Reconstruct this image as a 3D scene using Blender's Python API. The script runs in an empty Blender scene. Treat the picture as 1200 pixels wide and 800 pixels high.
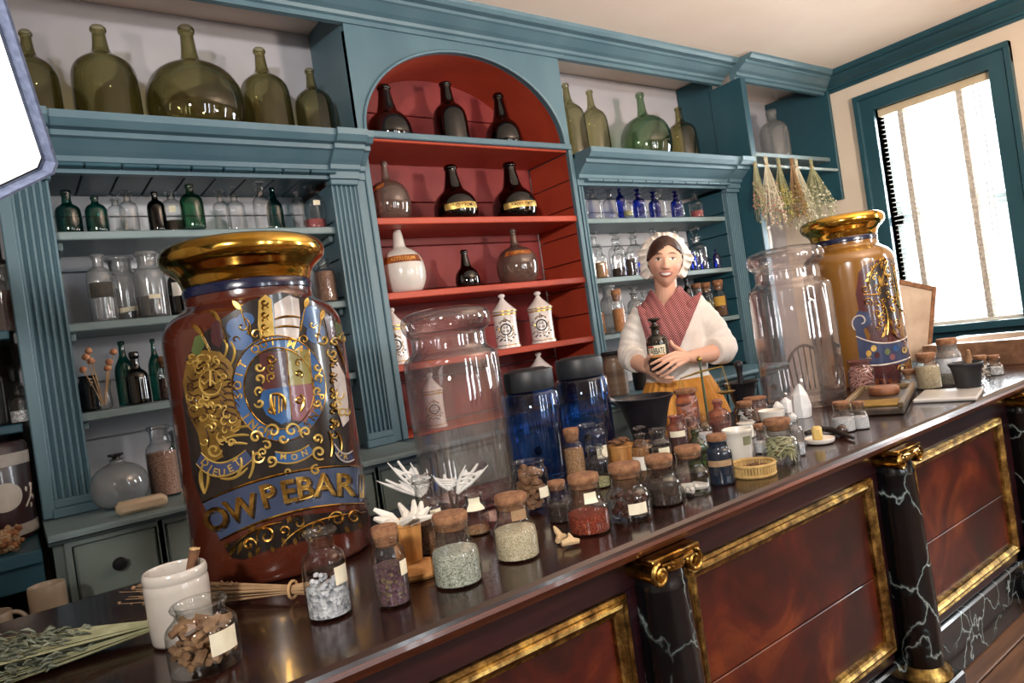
import bpy, bmesh, math, random
import numpy as np
from mathutils import Vector, Matrix
random.seed(7); np.random.seed(7)
PI = math.pi
SC = bpy.context.scene
COL = SC.collection

# ------------------------------------------------------------------ camera
CAM_H = 1.32
F_PX, CXP, CYP = 810.0, 600.0, 400.0
_y, _r = math.radians(36.2), math.radians(-8.26)
FW = np.array([math.sin(_y), math.cos(_y), 0.0])
_R0 = np.array([math.cos(_y), -math.sin(_y), 0.0])
_U0 = np.array([0.0, 0.0, 1.0])
RT = _R0 * math.cos(_r) + _U0 * math.sin(_r)
UP = -_R0 * math.sin(_r) + _U0 * math.cos(_r)
CAM = np.array([0.0, 0.0, CAM_H])
cd = bpy.data.cameras.new('camera'); cam = bpy.data.objects.new('camera', cd); COL.objects.link(cam)
cd.sensor_width = 36.0; cd.lens = F_PX / 1200 * 36; cd.clip_start = 0.02
m = Matrix.Identity(4)
for i in range(3):
    m[i][0] = RT[i]; m[i][1] = UP[i]; m[i][2] = -FW[i]; m[i][3] = CAM[i]
cam.matrix_world = m
SC.camera = cam

def ray(x, y): return FW + RT * (x - CXP) / F_PX - UP * (y - CYP) / F_PX
def onz(x, y, z): d = ray(x, y); return CAM + d * ((z - CAM_H) / d[2])
def ony(x, y, Y): d = ray(x, y); return CAM + d * (Y / d[1])
def onx(x, y, X): d = ray(x, y); return CAM + d * (X / d[0])
def depth(p): return float((np.array(p) - CAM) @ FW)

# ------------------------------------------------------------------ world, lamps, exposure
w = bpy.data.worlds.new('sky'); SC.world = w; w.use_nodes = True
bg = w.node_tree.nodes['Background']; bg.inputs[0].default_value = (0.86, 0.94, 1.0, 1); bg.inputs[1].default_value = 2.5
vs = SC.view_settings; vs.view_transform = 'Standard'; vs.look = 'None'; vs.gamma = 1.0; vs.use_curve_mapping = False
vs.exposure = -0.18
cy = SC.cycles
cy.transparent_max_bounces = 40; cy.max_bounces = 10; cy.glossy_bounces = 4; cy.diffuse_bounces = 4; cy.transmission_bounces = 6
cy.caustics_reflective = False; cy.caustics_refractive = False; cy.use_denoising = True; cy.sample_clamp_indirect = 6

def area_light(name, loc, target, sx, sy, power, color):
    l = bpy.data.lights.new(name, 'AREA'); l.shape = 'RECTANGLE'; l.size = sx; l.size_y = sy; l.energy = power; l.color = color
    o = bpy.data.objects.new(name, l); COL.objects.link(o); o.location = loc
    o.rotation_euler = (Vector(target) - Vector(loc)).to_track_quat('-Z', 'Y').to_euler()
    return o
# daylight entering by the windows: two in the right wall (one of them in view), three narrow ones behind the camera
DAY = (0.88, 0.95, 1.0)
area_light('daylight_right', (5.75, 2.04, 1.80), (0, 2.04, 1.2), 0.85, 1.7, 230, DAY)
area_light('daylight_right', (5.56, -0.50, 1.80), (0, -0.50, 1.5), 0.45, 1.6, 70, DAY)
FRONT_X = (1.15, 2.05, 3.35)
for _x in FRONT_X: area_light('daylight_front', (_x, -2.62, 1.75), (_x, 3, 1.4), 0.26, 1.6, 26, DAY)
# the photographer's second lamp, whose shadows fall to the right in the niches
sl_ = bpy.data.lights.new('studio_lamp', 'SPOT'); sl_.energy = 480; sl_.color = (1.0, 0.94, 0.88); sl_.spot_size = math.radians(58); sl_.spot_blend = .6; sl_.shadow_soft_size = .12
so_ = bpy.data.objects.new('studio_lamp', sl_); COL.objects.link(so_); so_.location = (-1.3, -0.9, 2.35)
so_.rotation_euler = (Vector((2.3, 3.0, 1.75)) - Vector((-1.3, -0.9, 2.35))).to_track_quat('-Z', 'Y').to_euler()
# unseen warm lamp added right of the camera to brighten the ceiling
area_light('added_ceiling_fill', (2.7, -0.35, 1.95), (3.2, .35, 3.0), 0.35, 0.35, 125, (1.0, 0.84, 0.70))

# ------------------------------------------------------------------ materials
def lin(c):
    if isinstance(c, str):
        c = [int(c[i:i + 2], 16) / 255 for i in (0, 2, 4)]
    return tuple((v / 12.92 if v <= 0.04045 else ((v + 0.055) / 1.055) ** 2.4) for v in c[:3]) + (1.0,)
MATS = {}
class NT:
    def __init__(s, name):
        s.m = bpy.data.materials.new(name); s.m.use_nodes = True
        s.t = s.m.node_tree; s.n = s.t.nodes; s.l = s.t.links
        s.p = s.n['Principled BSDF']; s.out = s.n['Material Output']
    def add(s, ty, **kw):
        nd = s.n.new(ty)
        for k, v in kw.items():
            if k in nd.inputs.keys(): nd.inputs[k].default_value = v
            else: setattr(nd, k, v)
        return nd
    def link(s, a, b): s.l.new(a, b)
    def coords(s, scale=(1, 1, 1), rot=(0, 0, 0)):
        tc = s.add('ShaderNodeTexCoord'); mp = s.add('ShaderNodeMapping')
        mp.inputs['Scale'].default_value = scale; mp.inputs['Rotation'].default_value = rot
        s.link(tc.outputs['Object'], mp.inputs['Vector']); return mp.outputs['Vector']
    def noise(s, vec, scale, detail=4, rough=0.55, dist=0.0):
        nd = s.add('ShaderNodeTexNoise'); nd.inputs['Scale'].default_value = scale; nd.inputs['Detail'].default_value = detail
        nd.inputs['Roughness'].default_value = rough; nd.inputs['Distortion'].default_value = dist
        if vec is not None: s.link(vec, nd.inputs['Vector'])
        return nd.outputs['Fac']
    def ramp(s, fac, stops):
        r = s.add('ShaderNodeValToRGB'); e = r.color_ramp.elements
        while len(e) < len(stops): e.new(0.5)
        for i, (p, c) in enumerate(stops):
            e[i].position = p; e[i].color = c if len(c) == 4 else lin(c)
        s.link(fac, r.inputs['Fac']); return r.outputs['Color']
    def bump(s, h, strength=0.3, dist=0.01):
        b = s.add('ShaderNodeBump'); b.inputs['Strength'].default_value = strength; b.inputs['Distance'].default_value = dist
        s.link(h, b.inputs['Height']); s.link(b.outputs['Normal'], s.p.inputs['Normal'])
    def base(s, sock): s.link(sock, s.p.inputs['Base Color'])
    def set(s, rough=0.5, metal=0.0, spec=0.5, coat=0.0):
        s.p.inputs['Roughness'].default_value = rough; s.p.inputs['Metallic'].default_value = metal
        s.p.inputs['Specular IOR Level'].default_value = spec; s.p.inputs['Coat Weight'].default_value = coat
        s.p.inputs['Coat Roughness'].default_value = 0.05

def paint(name, c, c2=None, rough=0.5, scale=6, bump=0.08, metal=0, stretch=(1, 1, 1), coat=0, nd=5, lo=.35, hi=.65, bd=.004):
    """painted or plain surface with a slow colour variation"""
    if name in MATS: return MATS[name]
    t = NT(name); v = t.coords(stretch)
    n = t.noise(v, scale, nd)
    t.base(t.ramp(n, [(lo, lin(c)), (hi, lin(c2 or c))])); t.set(rough, metal, .5, coat)
    if bump:
        t.bump(t.noise(v, scale * 5, 4), bump, bd)
    MATS[name] = t.m; return t.m

def glass(name, tint, edge=None, gloss=0.06, haze=None, hz=0.0, rough=0.02, fres=1.45):
    """thin clear glass: tinted pass-through, more absorption at grazing angles, Fresnel gloss"""
    if name in MATS: return MATS[name]
    t = NT(name); t.n.remove(t.p)
    lw = t.add('ShaderNodeLayerWeight'); lw.inputs['Blend'].default_value = 0.35
    a, b = lin(tint), lin(edge or tint)
    mx = t.add('ShaderNodeMix', data_type='RGBA'); t.link(lw.outputs['Facing'], mx.inputs['Factor'])
    mx.inputs['A'].default_value = a; mx.inputs['B'].default_value = b
    tr = t.add('ShaderNodeBsdfTransparent'); t.link(mx.outputs['Result'], tr.inputs['Color'])
    body = tr.outputs[0]
    if hz > 0:
        df = t.add('ShaderNodeBsdfDiffuse'); df.inputs['Color'].default_value = lin(haze)
        m0 = t.add('ShaderNodeMixShader'); m0.inputs[0].default_value = hz
        t.link(body, m0.inputs[1]); t.link(df.outputs[0], m0.inputs[2]); body = m0.outputs[0]
    gl = t.add('ShaderNodeBsdfGlossy'); gl.inputs['Roughness'].default_value = rough; gl.inputs['Color'].default_value = (1, 1, 1, 1)
    fw = t.add('ShaderNodeLayerWeight'); fw.inputs['Blend'].default_value = 0.5
    pw = t.add('ShaderNodeMath', operation='POWER'); pw.inputs[1].default_value = 3.6; t.link(fw.outputs['Facing'], pw.inputs[0])
    ma = t.add('ShaderNodeMath', operation='MULTIPLY_ADD', use_clamp=True); ma.inputs[1].default_value = .75; ma.inputs[2].default_value = gloss
    t.link(pw.outputs[0], ma.inputs[0])
    ms = t.add('ShaderNodeMixShader'); t.link(ma.outputs[0], ms.inputs[0]); t.link(body, ms.inputs[1]); t.link(gl.outputs[0], ms.inputs[2])
    t.link(ms.outputs[0], t.out.inputs['Surface'])
    MATS[name] = t.m; return t.m

def grain(name, stops, scale=90, rough=0.9, bump=0.8):
    """herbs, seeds, powder: cellular colour"""
    if name in MATS: return MATS[name]
    t = NT(name); v = t.coords()
    vo = t.add('ShaderNodeTexVoronoi'); vo.inputs['Scale'].default_value = scale; t.link(v, vo.inputs['Vector'])
    sp = t.add('ShaderNodeSeparateColor'); t.link(vo.outputs['Color'], sp.inputs[0])
    k = len(stops)
    t.base(t.ramp(sp.outputs[0], [(i / max(1, k - 1), lin(c)) for i, c in enumerate(stops)])); t.set(rough)
    t.bump(vo.outputs['Distance'], bump, 0.003)
    MATS[name] = t.m; return t.m

def wood_panel():
    t = NT('mahogany_grained_paint'); v = t.coords((1, 1, 1), (0, 0.5, 0))
    n = t.noise(v, 3.0, 6, .6, 1.2); n2 = t.noise(t.coords((1.3, 1, .5), (0, -.6, 0)), 6.5, 6, .65, 1.0)
    c1 = t.ramp(n, [(.32, '16080a'), (.45, '360f0c'), (.56, '5e1c12'), (.68, '98491f')])
    c2 = t.ramp(n2, [(.35, '150a0c'), (.5, '3a140f'), (.66, '551f14')])
    mx = t.add('ShaderNodeMix', data_type='RGBA'); mx.inputs['Factor'].default_value = .4
    t.link(c1, mx.inputs['A']); t.link(c2, mx.inputs['B']); t.base(mx.outputs['Result']); t.set(.32, 0, .5, .25)
    t.bump(n2, .1, .004); return t.m
def marble():
    t = NT('black_veined_marble'); v = t.coords((1, 1, .75), (0.4, 0.3, 0))
    nz = t.add('ShaderNodeTexNoise'); nz.inputs['Scale'].default_value = 9; nz.inputs['Detail'].default_value = 5; t.link(v, nz.inputs['Vector'])
    va = t.add('ShaderNodeVectorMath', operation='SCALE'); va.inputs['Scale'].default_value = .16; t.link(nz.outputs['Color'], va.inputs[0])
    vb = t.add('ShaderNodeVectorMath', operation='ADD'); t.link(v, vb.inputs[0]); t.link(va.outputs[0], vb.inputs[1])
    vo = t.add('ShaderNodeTexVoronoi', feature='DISTANCE_TO_EDGE'); vo.inputs['Scale'].default_value = 7.5; t.link(vb.outputs[0], vo.inputs['Vector'])
    c = t.ramp(vo.outputs['Distance'], [(0.0, 'c9d3d0'), (.012, '6f8482'), (.03, '1a2529'), (.07, '0a0c10')])
    n = t.noise(v, 5, 3); k = t.ramp(n, [(.42, (0, 0, 0, 1)), (.56, (1, 1, 1, 1))])
    mx = t.add('ShaderNodeMix', data_type='RGBA'); mx.inputs['A'].default_value = lin('0a0c10')
    t.link(k, mx.inputs['Factor']); t.link(c, mx.inputs['B']); t.base(mx.outputs['Result']); t.set(.22, 0, .5, .3); return t.m
def boards(name, c1, c2, c3, rough=.45, stretch=(1, 9, 9), coat=0, sc=2.2, bmp=.12):
    t = NT(name); v = t.coords(stretch)
    n = t.noise(v, sc, 6, .6, .4)
    t.base(t.ramp(n, [(.3, c1), (.5, c2), (.72, c3)])); t.set(rough, 0, .5, coat); t.bump(n, bmp, .004); return t.m
def gold_mat(name, c='c99b35', c2='6e4a12', rough=.22):
    t = NT(name); v = t.coords(); n = t.noise(v, 22, 5, .7)
    t.base(t.ramp(n, [(.36, c2), (.52, c), (.7, 'f0cf74')])); t.set(rough, 1.0); t.bump(n, .15, .003); return t.m
def check_cloth():
    t = NT('red_checked_cotton'); v = t.coords((1, 1, 1), (0, 0.75, 0))
    sp = t.add('ShaderNodeSeparateXYZ'); t.link(v, sp.inputs[0]); o = []
    for ax in ('X', 'Z'):
        a = t.add('ShaderNodeMath', operation='MULTIPLY'); a.inputs[1].default_value = 118.0; t.link(sp.outputs[ax], a.inputs[0])
        f = t.add('ShaderNodeMath', operation='FRACT'); t.link(a.outputs[0], f.inputs[0])
        g = t.add('ShaderNodeMath', operation='GREATER_THAN'); g.inputs[1].default_value = .66; t.link(f.outputs[0], g.inputs[0]); o.append(g.outputs[0])
    s = t.add('ShaderNodeMath', operation='ADD'); t.link(o[0], s.inputs[0]); t.link(o[1], s.inputs[1])
    h = t.add('ShaderNodeMath', operation='MULTIPLY'); h.inputs[1].default_value = .5; t.link(s.outputs[0], h.inputs[0])
    t.base(t.ramp(h.outputs[0], [(.0, '701c24'), (.5, 'a25a5e'), (1.0, 'dcc2ba')])); t.set(.85); return t.m

TEAL = paint('teal_paint', '4d6a77', '5a7782', .42, 3, .12, stretch=(1, 1, .35))
TEAL_D = paint('deep_teal_paint', '1e4552', '26505d', .4, 3, .12, stretch=(1, 1, .35))
RED = paint('brick_red_paint', 'a23b25', 'b3452b', .5, 4, .1)
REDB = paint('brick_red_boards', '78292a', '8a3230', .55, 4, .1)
WHITEWALL = paint('white_plaster', 'aeacb3', 'bab8bd', .8, 2, .15)
CREAM = paint('cream_plaster', 'e0d0bd', 'e8d9c6', .8, 2, .1)
CEIL = paint('ceiling_plaster', 'eddacb', 'f3e3d6', .85, 1.5, .05)
GREYB = paint('grey_cabinet_paint', '6f7d78', '7c8a84', .45, 3, .12, stretch=(1, 1, .4))
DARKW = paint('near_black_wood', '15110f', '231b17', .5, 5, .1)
SHELFGREY = paint('shelf_grey_paint', '6d8083', '7b8d8f', .45, 4, .1)
PANELM = wood_panel(); MARBLE = marble()
TOPW = boards('dark_mahogany_top', '180c0a', '28130f', '3a1d16', .2, (1, 10, 10), .2, 2.2, .015)
MAHOG = boards('mahogany_rail', '1c0b0e', '2a1118', '3c1a1a', .33, (1, 10, 10), .25)
EDGEW = boards('mahogany_edge', '3c1a10', '5a2a18', '7c4227', .3, (1, 12, 12), .3)
FLOORM = boards('oak_floor', '4a3426', '6a4c38', '836148', .5, (1, 9, 9))
GOLD = gold_mat('gilding', 'b58c46', '5e4218', .26); GOLDF = gold_mat('gilded_moulding', '9c7c48', '4e3a1c', .36)
GOLDS = paint('polished_gold', 'c9962f', 'e0b75c', .14, 9, .03, metal=1.0)
CORK = paint('cork', '70482f', '9c7150', .9, 60, .5)
CORKT = paint('cork_top', '7a4a34', '9c6444', .9, 50, .5)
PAPER = paint('aged_paper', 'd8cfb4', 'e8e0c8', .9, 30, .05)
PAPERT = paint('tan_paper', '8d6f52', 'a58765', .9, 30, .05)
WHITEC = paint('white_ceramic', 'd9d3c8', 'e6e1d8', .25, 8, .02, coat=.3)
BLACKI = paint('black_iron', '131217', '1e1c22', .38, 12, .2)
BLACKL = paint('black_lid', '17191d', '23262b', .45, 10, .1)
WHITEG = paint('white_milk_glass', 'b9b2a9', 'c9c2b9', .2, 6, .02, coat=.5)

G = dict(
    clear=glass('clear_glass', 'fafafa', 'c4c9c8', .05),
    jar=glass('clear_jar_glass', 'fdfbfb', 'd6cfcf', .085, 'e8dede', .02, .015),
    dusty=glass('dusty_glass', 'd4d6d6', '8a8f90', .06, 'b8b8b8', .22, .08),
    olive=glass('olive_glass', 'c6c29c', '65603a', .05),
    olive2=glass('pale_olive_glass', 'd0cfb0', '7a7748', .05),
    green=glass('bottle_green_glass', '6fae90', '0f4a33', .06),
    sea=glass('sea_green_glass', 'b6cdb2', '4f7a52', .06),
    teal=glass('teal_glass', '3f9a94', '0c4a4a', .06),
    dteal=glass('deep_green_glass', '4f9c90', '10524c', .07),
    black=glass('black_glass', '1b1512', '070505', .07),
    brown=glass('smoky_brown_glass', 'a18c84', '57443c', .08, '8a7268', .3, .06),
    blue=glass('cobalt_glass', '5478dc', '1c2f90', .06),
    navy=glass('deep_blue_glass', 'b0ccec', '5c8fcb', .06),
    pink=glass('rose_glass', 'e8cfcc', 'b48a88', .06, 'cfa6a4', .07),
    wgrey=glass('milky_grey_glass', 'a8aeb2', '70787e', .08, '9aa0a4', .55, .05),
)

# ------------------------------------------------------------------ mesh helpers: a geo is (verts, faces)
def join(*gs):
    V, Fc = [], []
    for v, f in gs:
        k = len(V); V.extend(tuple(p) for p in v); Fc.extend(tuple(i + k for i in q) for q in f)
    return V, Fc
def box(x0, x1, y0, y1, z0, z1):
    v = [(x, y, z) for z in (z0, z1) for y in (y0, y1) for x in (x0, x1)]
    return v, [(0, 2, 3, 1), (4, 5, 7, 6), (0, 1, 5, 4), (2, 6, 7, 3), (0, 4, 6, 2), (1, 3, 7, 5)]
def cbox(x0, x1, y0, y1, z0, z1, c=.004):
    """box with chamfered edges"""
    bm = bmesh.new(); v, f = box(x0, x1, y0, y1, z0, z1)
    bv = [bm.verts.new(p) for p in v]
    for q in f: bm.faces.new([bv[i] for i in q])
    bmesh.ops.bevel(bm, geom=bm.edges[:], offset=min(c, .45 * min(x1 - x0, y1 - y0, z1 - z0)), segments=1, affect='EDGES')
    bm.verts.index_update(); g = ([tuple(q.co) for q in bm.verts], [tuple(q.index for q in fc.verts) for fc in bm.faces]); bm.free(); return g
def lathe(prof, seg=32, cx=0, cy=0, z0=0, cap=False):
    V, Fc = [], []; rows = []
    for r, z in prof:
        if r < 1e-6: rows.append([len(V)]); V.append((cx, cy, z0 + z))
        else:
            rows.append(list(range(len(V), len(V) + seg)))
            V += [(cx + r * math.cos(2 * PI * i / seg), cy + r * math.sin(2 * PI * i / seg), z0 + z) for i in range(seg)]
    for a, b in zip(rows, rows[1:]):
        for i in range(seg):
            j = (i + 1) % seg
            if len(a) == 1 and len(b) == 1: continue
            if len(a) == 1: Fc.append((a[0], b[j], b[i]))
            elif len(b) == 1: Fc.append((a[i], a[j], b[0]))
            else: Fc.append((a[i], a[j], b[j], b[i]))
    return V, Fc
def tube(pts, rad, seg=8, caps=True, squash=None):
    P = [np.array(p, float) for p in pts]; n = len(P)
    if not hasattr(rad, '__len__'): rad = [rad] * n
    T = []
    for i in range(n):
        d = P[min(i + 1, n - 1)] - P[max(i - 1, 0)]; T.append(d / (np.linalg.norm(d) + 1e-12))
    a = np.array([0, 0, 1.0]) if abs(T[0][2]) < .9 else np.array([1.0, 0, 0])
    V, Fc = [], []
    nrm = np.cross(T[0], a); nrm /= np.linalg.norm(nrm)
    for i in range(n):
        nrm = nrm - T[i] * (nrm @ T[i]); nrm /= (np.linalg.norm(nrm) + 1e-12); bi = np.cross(T[i], nrm)
        for k in range(seg):
            t = 2 * PI * k / seg
            V.append(tuple(P[i] + rad[i] * (nrm * math.cos(t) + bi * math.sin(t) * (squash or 1))))
    for i in range(n - 1):
        for k in range(seg):
            j = (k + 1) % seg; Fc.append((i * seg + k, i * seg + j, (i + 1) * seg + j, (i + 1) * seg + k))
    if caps:
        Fc.append(tuple(reversed(range(seg)))); Fc.append(tuple(range((n - 1) * seg, n * seg)))
    return V, Fc
def prism_x(prof, x0, x1):
    """closed (y,z) outline swept along x"""
    n = len(prof); V = [(x0, y, z) for y, z in prof] + [(x1, y, z) for y, z in prof]
    Fc = [(i, (i + 1) % n, (i + 1) % n + n, i + n) for i in range(n)] + [tuple(reversed(range(n))), tuple(range(n, 2 * n))]
    return V, Fc
def prism_y(prof, y0, y1):
    n = len(prof); V = [(x, y0, z) for x, z in prof] + [(x, y1, z) for x, z in prof]
    Fc = [(i, (i + 1) % n, (i + 1) % n + n, i + n) for i in range(n)] + [tuple(reversed(range(n))), tuple(range(n, 2 * n))]
    return V, Fc
def prism_z(prof, z0, z1):
    n = len(prof); V = [(x, y, z0) for x, y in prof] + [(x, y, z1) for x, y in prof]
    Fc = [(i, (i + 1) % n, (i + 1) % n + n, i + n) for i in range(n)] + [tuple(reversed(range(n))), tuple(range(n, 2 * n))]
    return V, Fc
def blob(c, r, sub=1, jit=.15, sq=(1, 1, 1)):
    bm = bmesh.new(); bmesh.ops.create_icosphere(bm, subdivisions=sub, radius=1.0)
    k = [(c[0] + v.co.x * r * sq[0] * (1 + random.uniform(-jit, jit)), c[1] + v.co.y * r * sq[1] * (1 + random.uniform(-jit, jit)), c[2] + v.co.z * r * sq[2] * (1 + random.uniform(-jit, jit))) for v in bm.verts]
    bm.verts.index_update(); g = (k, [tuple(v.index for v in f.verts) for f in bm.faces]); bm.free(); return g
def xf(g, M):
    M = Matrix(M) if not isinstance(M, Matrix) else M
    return [tuple(M @ Vector(p)) for p in g[0]], g[1]
def shift(g, d): return [(p[0] + d[0], p[1] + d[1], p[2] + d[2]) for p in g[0]], g[1]

def obj(name, g, mat, parent=None, smooth=None, angle=40, kind=None, label=None):
    """one mesh object; vertices are given relative to the parent's origin"""
    me = bpy.data.meshes.new(name); me.from_pydata([tuple(map(float, p)) for p in g[0]], [], g[1])
    bm = bmesh.new(); bm.from_mesh(me); bmesh.ops.recalc_face_normals(bm, faces=bm.faces[:]); bm.to_mesh(me); bm.free()
    if mat: me.materials.append(mat)
    if smooth is not False:
        me.shade_smooth()
        if angle: me.set_sharp_from_angle(angle=math.radians(angle))
    o = bpy.data.objects.new(name, me); COL.objects.link(o); o.parent = parent
    if kind: o['kind'] = kind
    if label: o['label'] = label
    return o
def wobj(name, g, mat, parent, **kw):
    """the same with vertices in world coordinates"""
    L = parent.location if parent else Vector((0, 0, 0)); q = parent
    while q is not None and q.parent is not None:
        q = q.parent; L = L + q.location
    return obj(name, shift(g, (-L[0], -L[1], -L[2])), mat, parent, **kw)
def thing(name, label, cat, loc=(0, 0, 0), group=None, rotz=0):
    o = bpy.data.objects.new(name, None); COL.objects.link(o); o.location = loc; o.rotation_euler = (0, 0, rotz)
    o.empty_display_size = .05
    o['label'] = label; o['category'] = cat
    if group: o['group'] = group
    return o
def tag(o, label, cat, group=None):
    o['label'] = label; o['category'] = cat
    if group: o['group'] = group
    return o
def struct(name, g, mat, **kw):
    return obj(name, g, mat, None, kind='structure', smooth=False, **kw)
ORD = 'zeroth first second third fourth fifth sixth seventh eighth ninth tenth eleventh twelfth thirteenth fourteenth fifteenth sixteenth'.split()

def text_geo(s, size=1.0, extr=0.0, bold=0.0):
    """flat lettering centred on the origin in x/y"""
    c = bpy.data.curves.new('t', 'FONT'); c.body = s; c.size = size; c.align_x = 'CENTER'; c.align_y = 'CENTER'; c.extrude = extr; c.resolution_u = 3; c.offset = bold * size
    o = bpy.data.objects.new('t', c); COL.objects.link(o)
    dg = bpy.context.evaluated_depsgraph_get(); me = o.evaluated_get(dg).to_mesh()
    g = ([tuple(v.co) for v in me.vertices], [tuple(p.vertices) for p in me.polygons])
    o.evaluated_get(dg).to_mesh_clear(); bpy.data.objects.remove(o); bpy.data.curves.remove(c)
    return g

# ================================================================== the room
YC, YB, CEILZ, XR = 2.85, 3.25, 2.98, 5.34
fl = struct('floor', box(-2.3, 5.6, -2.6, 3.4, -.12, -.02), DARKW)
_yy = -2.5; k = 0
while _yy < 3.25:
    wd = .215 + .05 * ((k * 37) % 5) / 5
    obj('floorboard', cbox(-2.3, 5.34, _yy + .003, _yy + wd - .003, -.02, 0.0, .003), FLOORM, fl, smooth=False)
    _yy += wd; k += 1
struct('ceiling', box(-2.4, 5.6, -2.6, 3.4, CEILZ, CEILZ + .1), CEIL)
struct('wall_back', box(-2.4, 5.6, YB, YB + .12, 0, CEILZ), WHITEWALL)
struct('wall_left', box(-2.4, -2.3, -2.6, 3.3, 0, CEILZ), CREAM)
def wall_with_openings(name, along, a0, a1, t0, t1, openings, mat):
    gs = []; cur = a0
    def bx(p, q, z0, z1):
        if q - p < 1e-4 or z1 - z0 < 1e-4: return
        gs.append(box(p, q, t0, t1, z0, z1) if along == 'x' else box(t0, t1, p, q, z0, z1))
    for o0, o1, z0, z1 in openings:
        bx(cur, o0, 0, CEILZ); bx(o0, o1, 0, z0); bx(o0, o1, z1, CEILZ); cur = o1
    bx(cur, a1, 0, CEILZ)
    return struct(name, join(*gs), mat)
WY0, WY1, WZ0, WZ1 = 1.66, 2.40, 1.0, 2.62
wall_with_openings('wall_right', 'y', -2.6, 3.25, XR, XR + .16, [(-.75, -.25, WZ0, WZ1), (WY0, WY1, WZ0, WZ1)], CREAM)
FWIN = [(x - .15, x + .15, .95, 2.55) for x in FRONT_X]
wall_with_openings('wall_front', 'x', -2.3, XR, -2.6, -2.5, FWIN, CREAM)
for i, (a, b, z0, z1) in enumerate(FWIN):
    wn = struct('window_%d' % (i + 2), join(box(a - .08, a, -2.5, -2.46, z0 - .08, z1 + .08), box(b, b + .08, -2.5, -2.46, z0 - .08, z1 + .08), box(a, b, -2.5, -2.46, z1, z1 + .08), box(a, b, -2.5, -2.44, z0 - .08, z0)), TEAL_D)
    for j in range(1, 2): obj('muntin', box(a + (b - a) * j / 2 - .010, a + (b - a) * j / 2 + .010, -2.57, -2.54, z0, z1), TEAL_D, wn, smooth=False)
    for j in range(1, 5): obj('muntin', box(a, b, -2.572, -2.542, z0 + (z1 - z0) * j / 5 - .012, z0 + (z1 - z0) * j / 5 + .012), TEAL_D, wn, smooth=False)

# crown moulding
def crown(y): return [(y + .02, 2.855), (y - .012, 2.855), (y - .014, 2.875), (y - .03, 2.88), (y - .035, 2.895), (y - .06, 2.905), (y - .10, 2.93), (y - .112, 2.934), (y - .115, 2.948), (y - .15, 2.95), (y - .165, 2.965), (y - .17, CEILZ), (y + .02, CEILZ)]
t1 = struct('trim_1', prism_x(crown(YC), -2.3, 4.16), TEAL)
t2 = struct('trim_2', prism_x(crown(YC - .10), 4.16, XR), TEAL)
pr = [(XR - (YC - y) + .0, z) for y, z in crown(YC)]
struct('trim_3', prism_y([(x, z) for x, z in pr], -2.5, YC - .02), TEAL_D)

# the window in the right wall
wn = struct('window_1', join(
    prism_z([(XR - .035, WY0), (XR - .035, WY0 - .09), (XR - .05, WY0 - .10), (XR - .05, WY0 - .13), (XR, WY0 - .13), (XR + .16, WY0 - .002), (XR + .16, WY0)], WZ0 - .02, WZ1 + .13),
    prism_z([(XR - .035, WY1), (XR - .035, WY1 + .09), (XR - .05, WY1 + .10), (XR - .05, WY1 + .13), (XR, WY1 + .13), (XR + .16, WY1 + .002), (XR + .16, WY1)], WZ0 - .02, WZ1 + .13),
    prism_y([(XR - .036, WZ1), (XR - .036, WZ1 + .09), (XR - .052, WZ1 + .10), (XR - .052, WZ1 + .132), (XR, WZ1 + .132), (XR + .16, WZ1 + .002), (XR + .16, WZ1)], WY0 - .13, WY1 + .13)), TEAL_D)
obj('window_sill', cbox(XR - .10, XR + .16, WY0 - .15, WY1 + .15, WZ0 - .05, WZ0 - .001), TEAL_D, wn, smooth=False)
obj('apron_panel', cbox(XR - .03, XR, -1.0, 2.8, .05, WZ0 - .05), TEAL_D, wn, smooth=False)
SASH = paint('sash_white', 'cfdde2', 'dde8ec', .5, 4, 0)
XG = XR + .11
for z0, z1, xo in ((WZ0, 1.80, 0), (1.80, WZ1, .02)):
    sash = obj('sash', join(box(XG + xo - .015, XG + xo + .02, WY0, WY0 + .04, z0, z1), box(XG + xo - .015, XG + xo + .02, WY1 - .04, WY1, z0, z1), box(XG + xo - .015, XG + xo + .02, WY0, WY1, z0, z0 + .04), box(XG + xo - .015, XG + xo + .02, WY0, WY1, z1 - .035, z1)), SASH, wn, smooth=False)
    for j in range(3):
        for i in range(3):
            ya = WY0 + .04 + (WY1 - WY0 - .08) * i / 3; yb = WY0 + .04 + (WY1 - WY0 - .08) * (i + 1) / 3
            za = z0 + .04 + (z1 - z0 - .075) * j / 3; zb = z0 + .04 + (z1 - z0 - .075) * (j + 1) / 3
            obj('pane', box(XG + xo, XG + xo + .003, ya + .008, yb - .008, za + .008, zb - .008), G['clear'], sash, smooth=False)
    for i in (1, 2):
        ya = WY0 + .04 + (WY1 - WY0 - .08) * i / 3
        obj('muntin', box(XG + xo - .01, XG + xo + .012, ya - .009, ya + .009, z0 + .04, z1 - .03), SASH, sash, smooth=False)
        za = z0 + .04 + (z1 - z0 - .075) * i / 3
        obj('muntin', box(XG + xo - .011, XG + xo + .013, WY0 + .04, WY1 - .04, za - .009, za + .009), SASH, sash, smooth=False)
struct('window_5', join(box(XR - .03, XR, -.84, -.752, WZ0 - .08, WZ1 + .09), box(XR - .03, XR, -.248, -.16, WZ0 - .08, WZ1 + .09), box(XR - .03, XR, -.752, -.248, WZ1, WZ1 + .09), box(XR - .05, XR, -.752, -.248, WZ0 - .08, WZ0)), TEAL_D)
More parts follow.
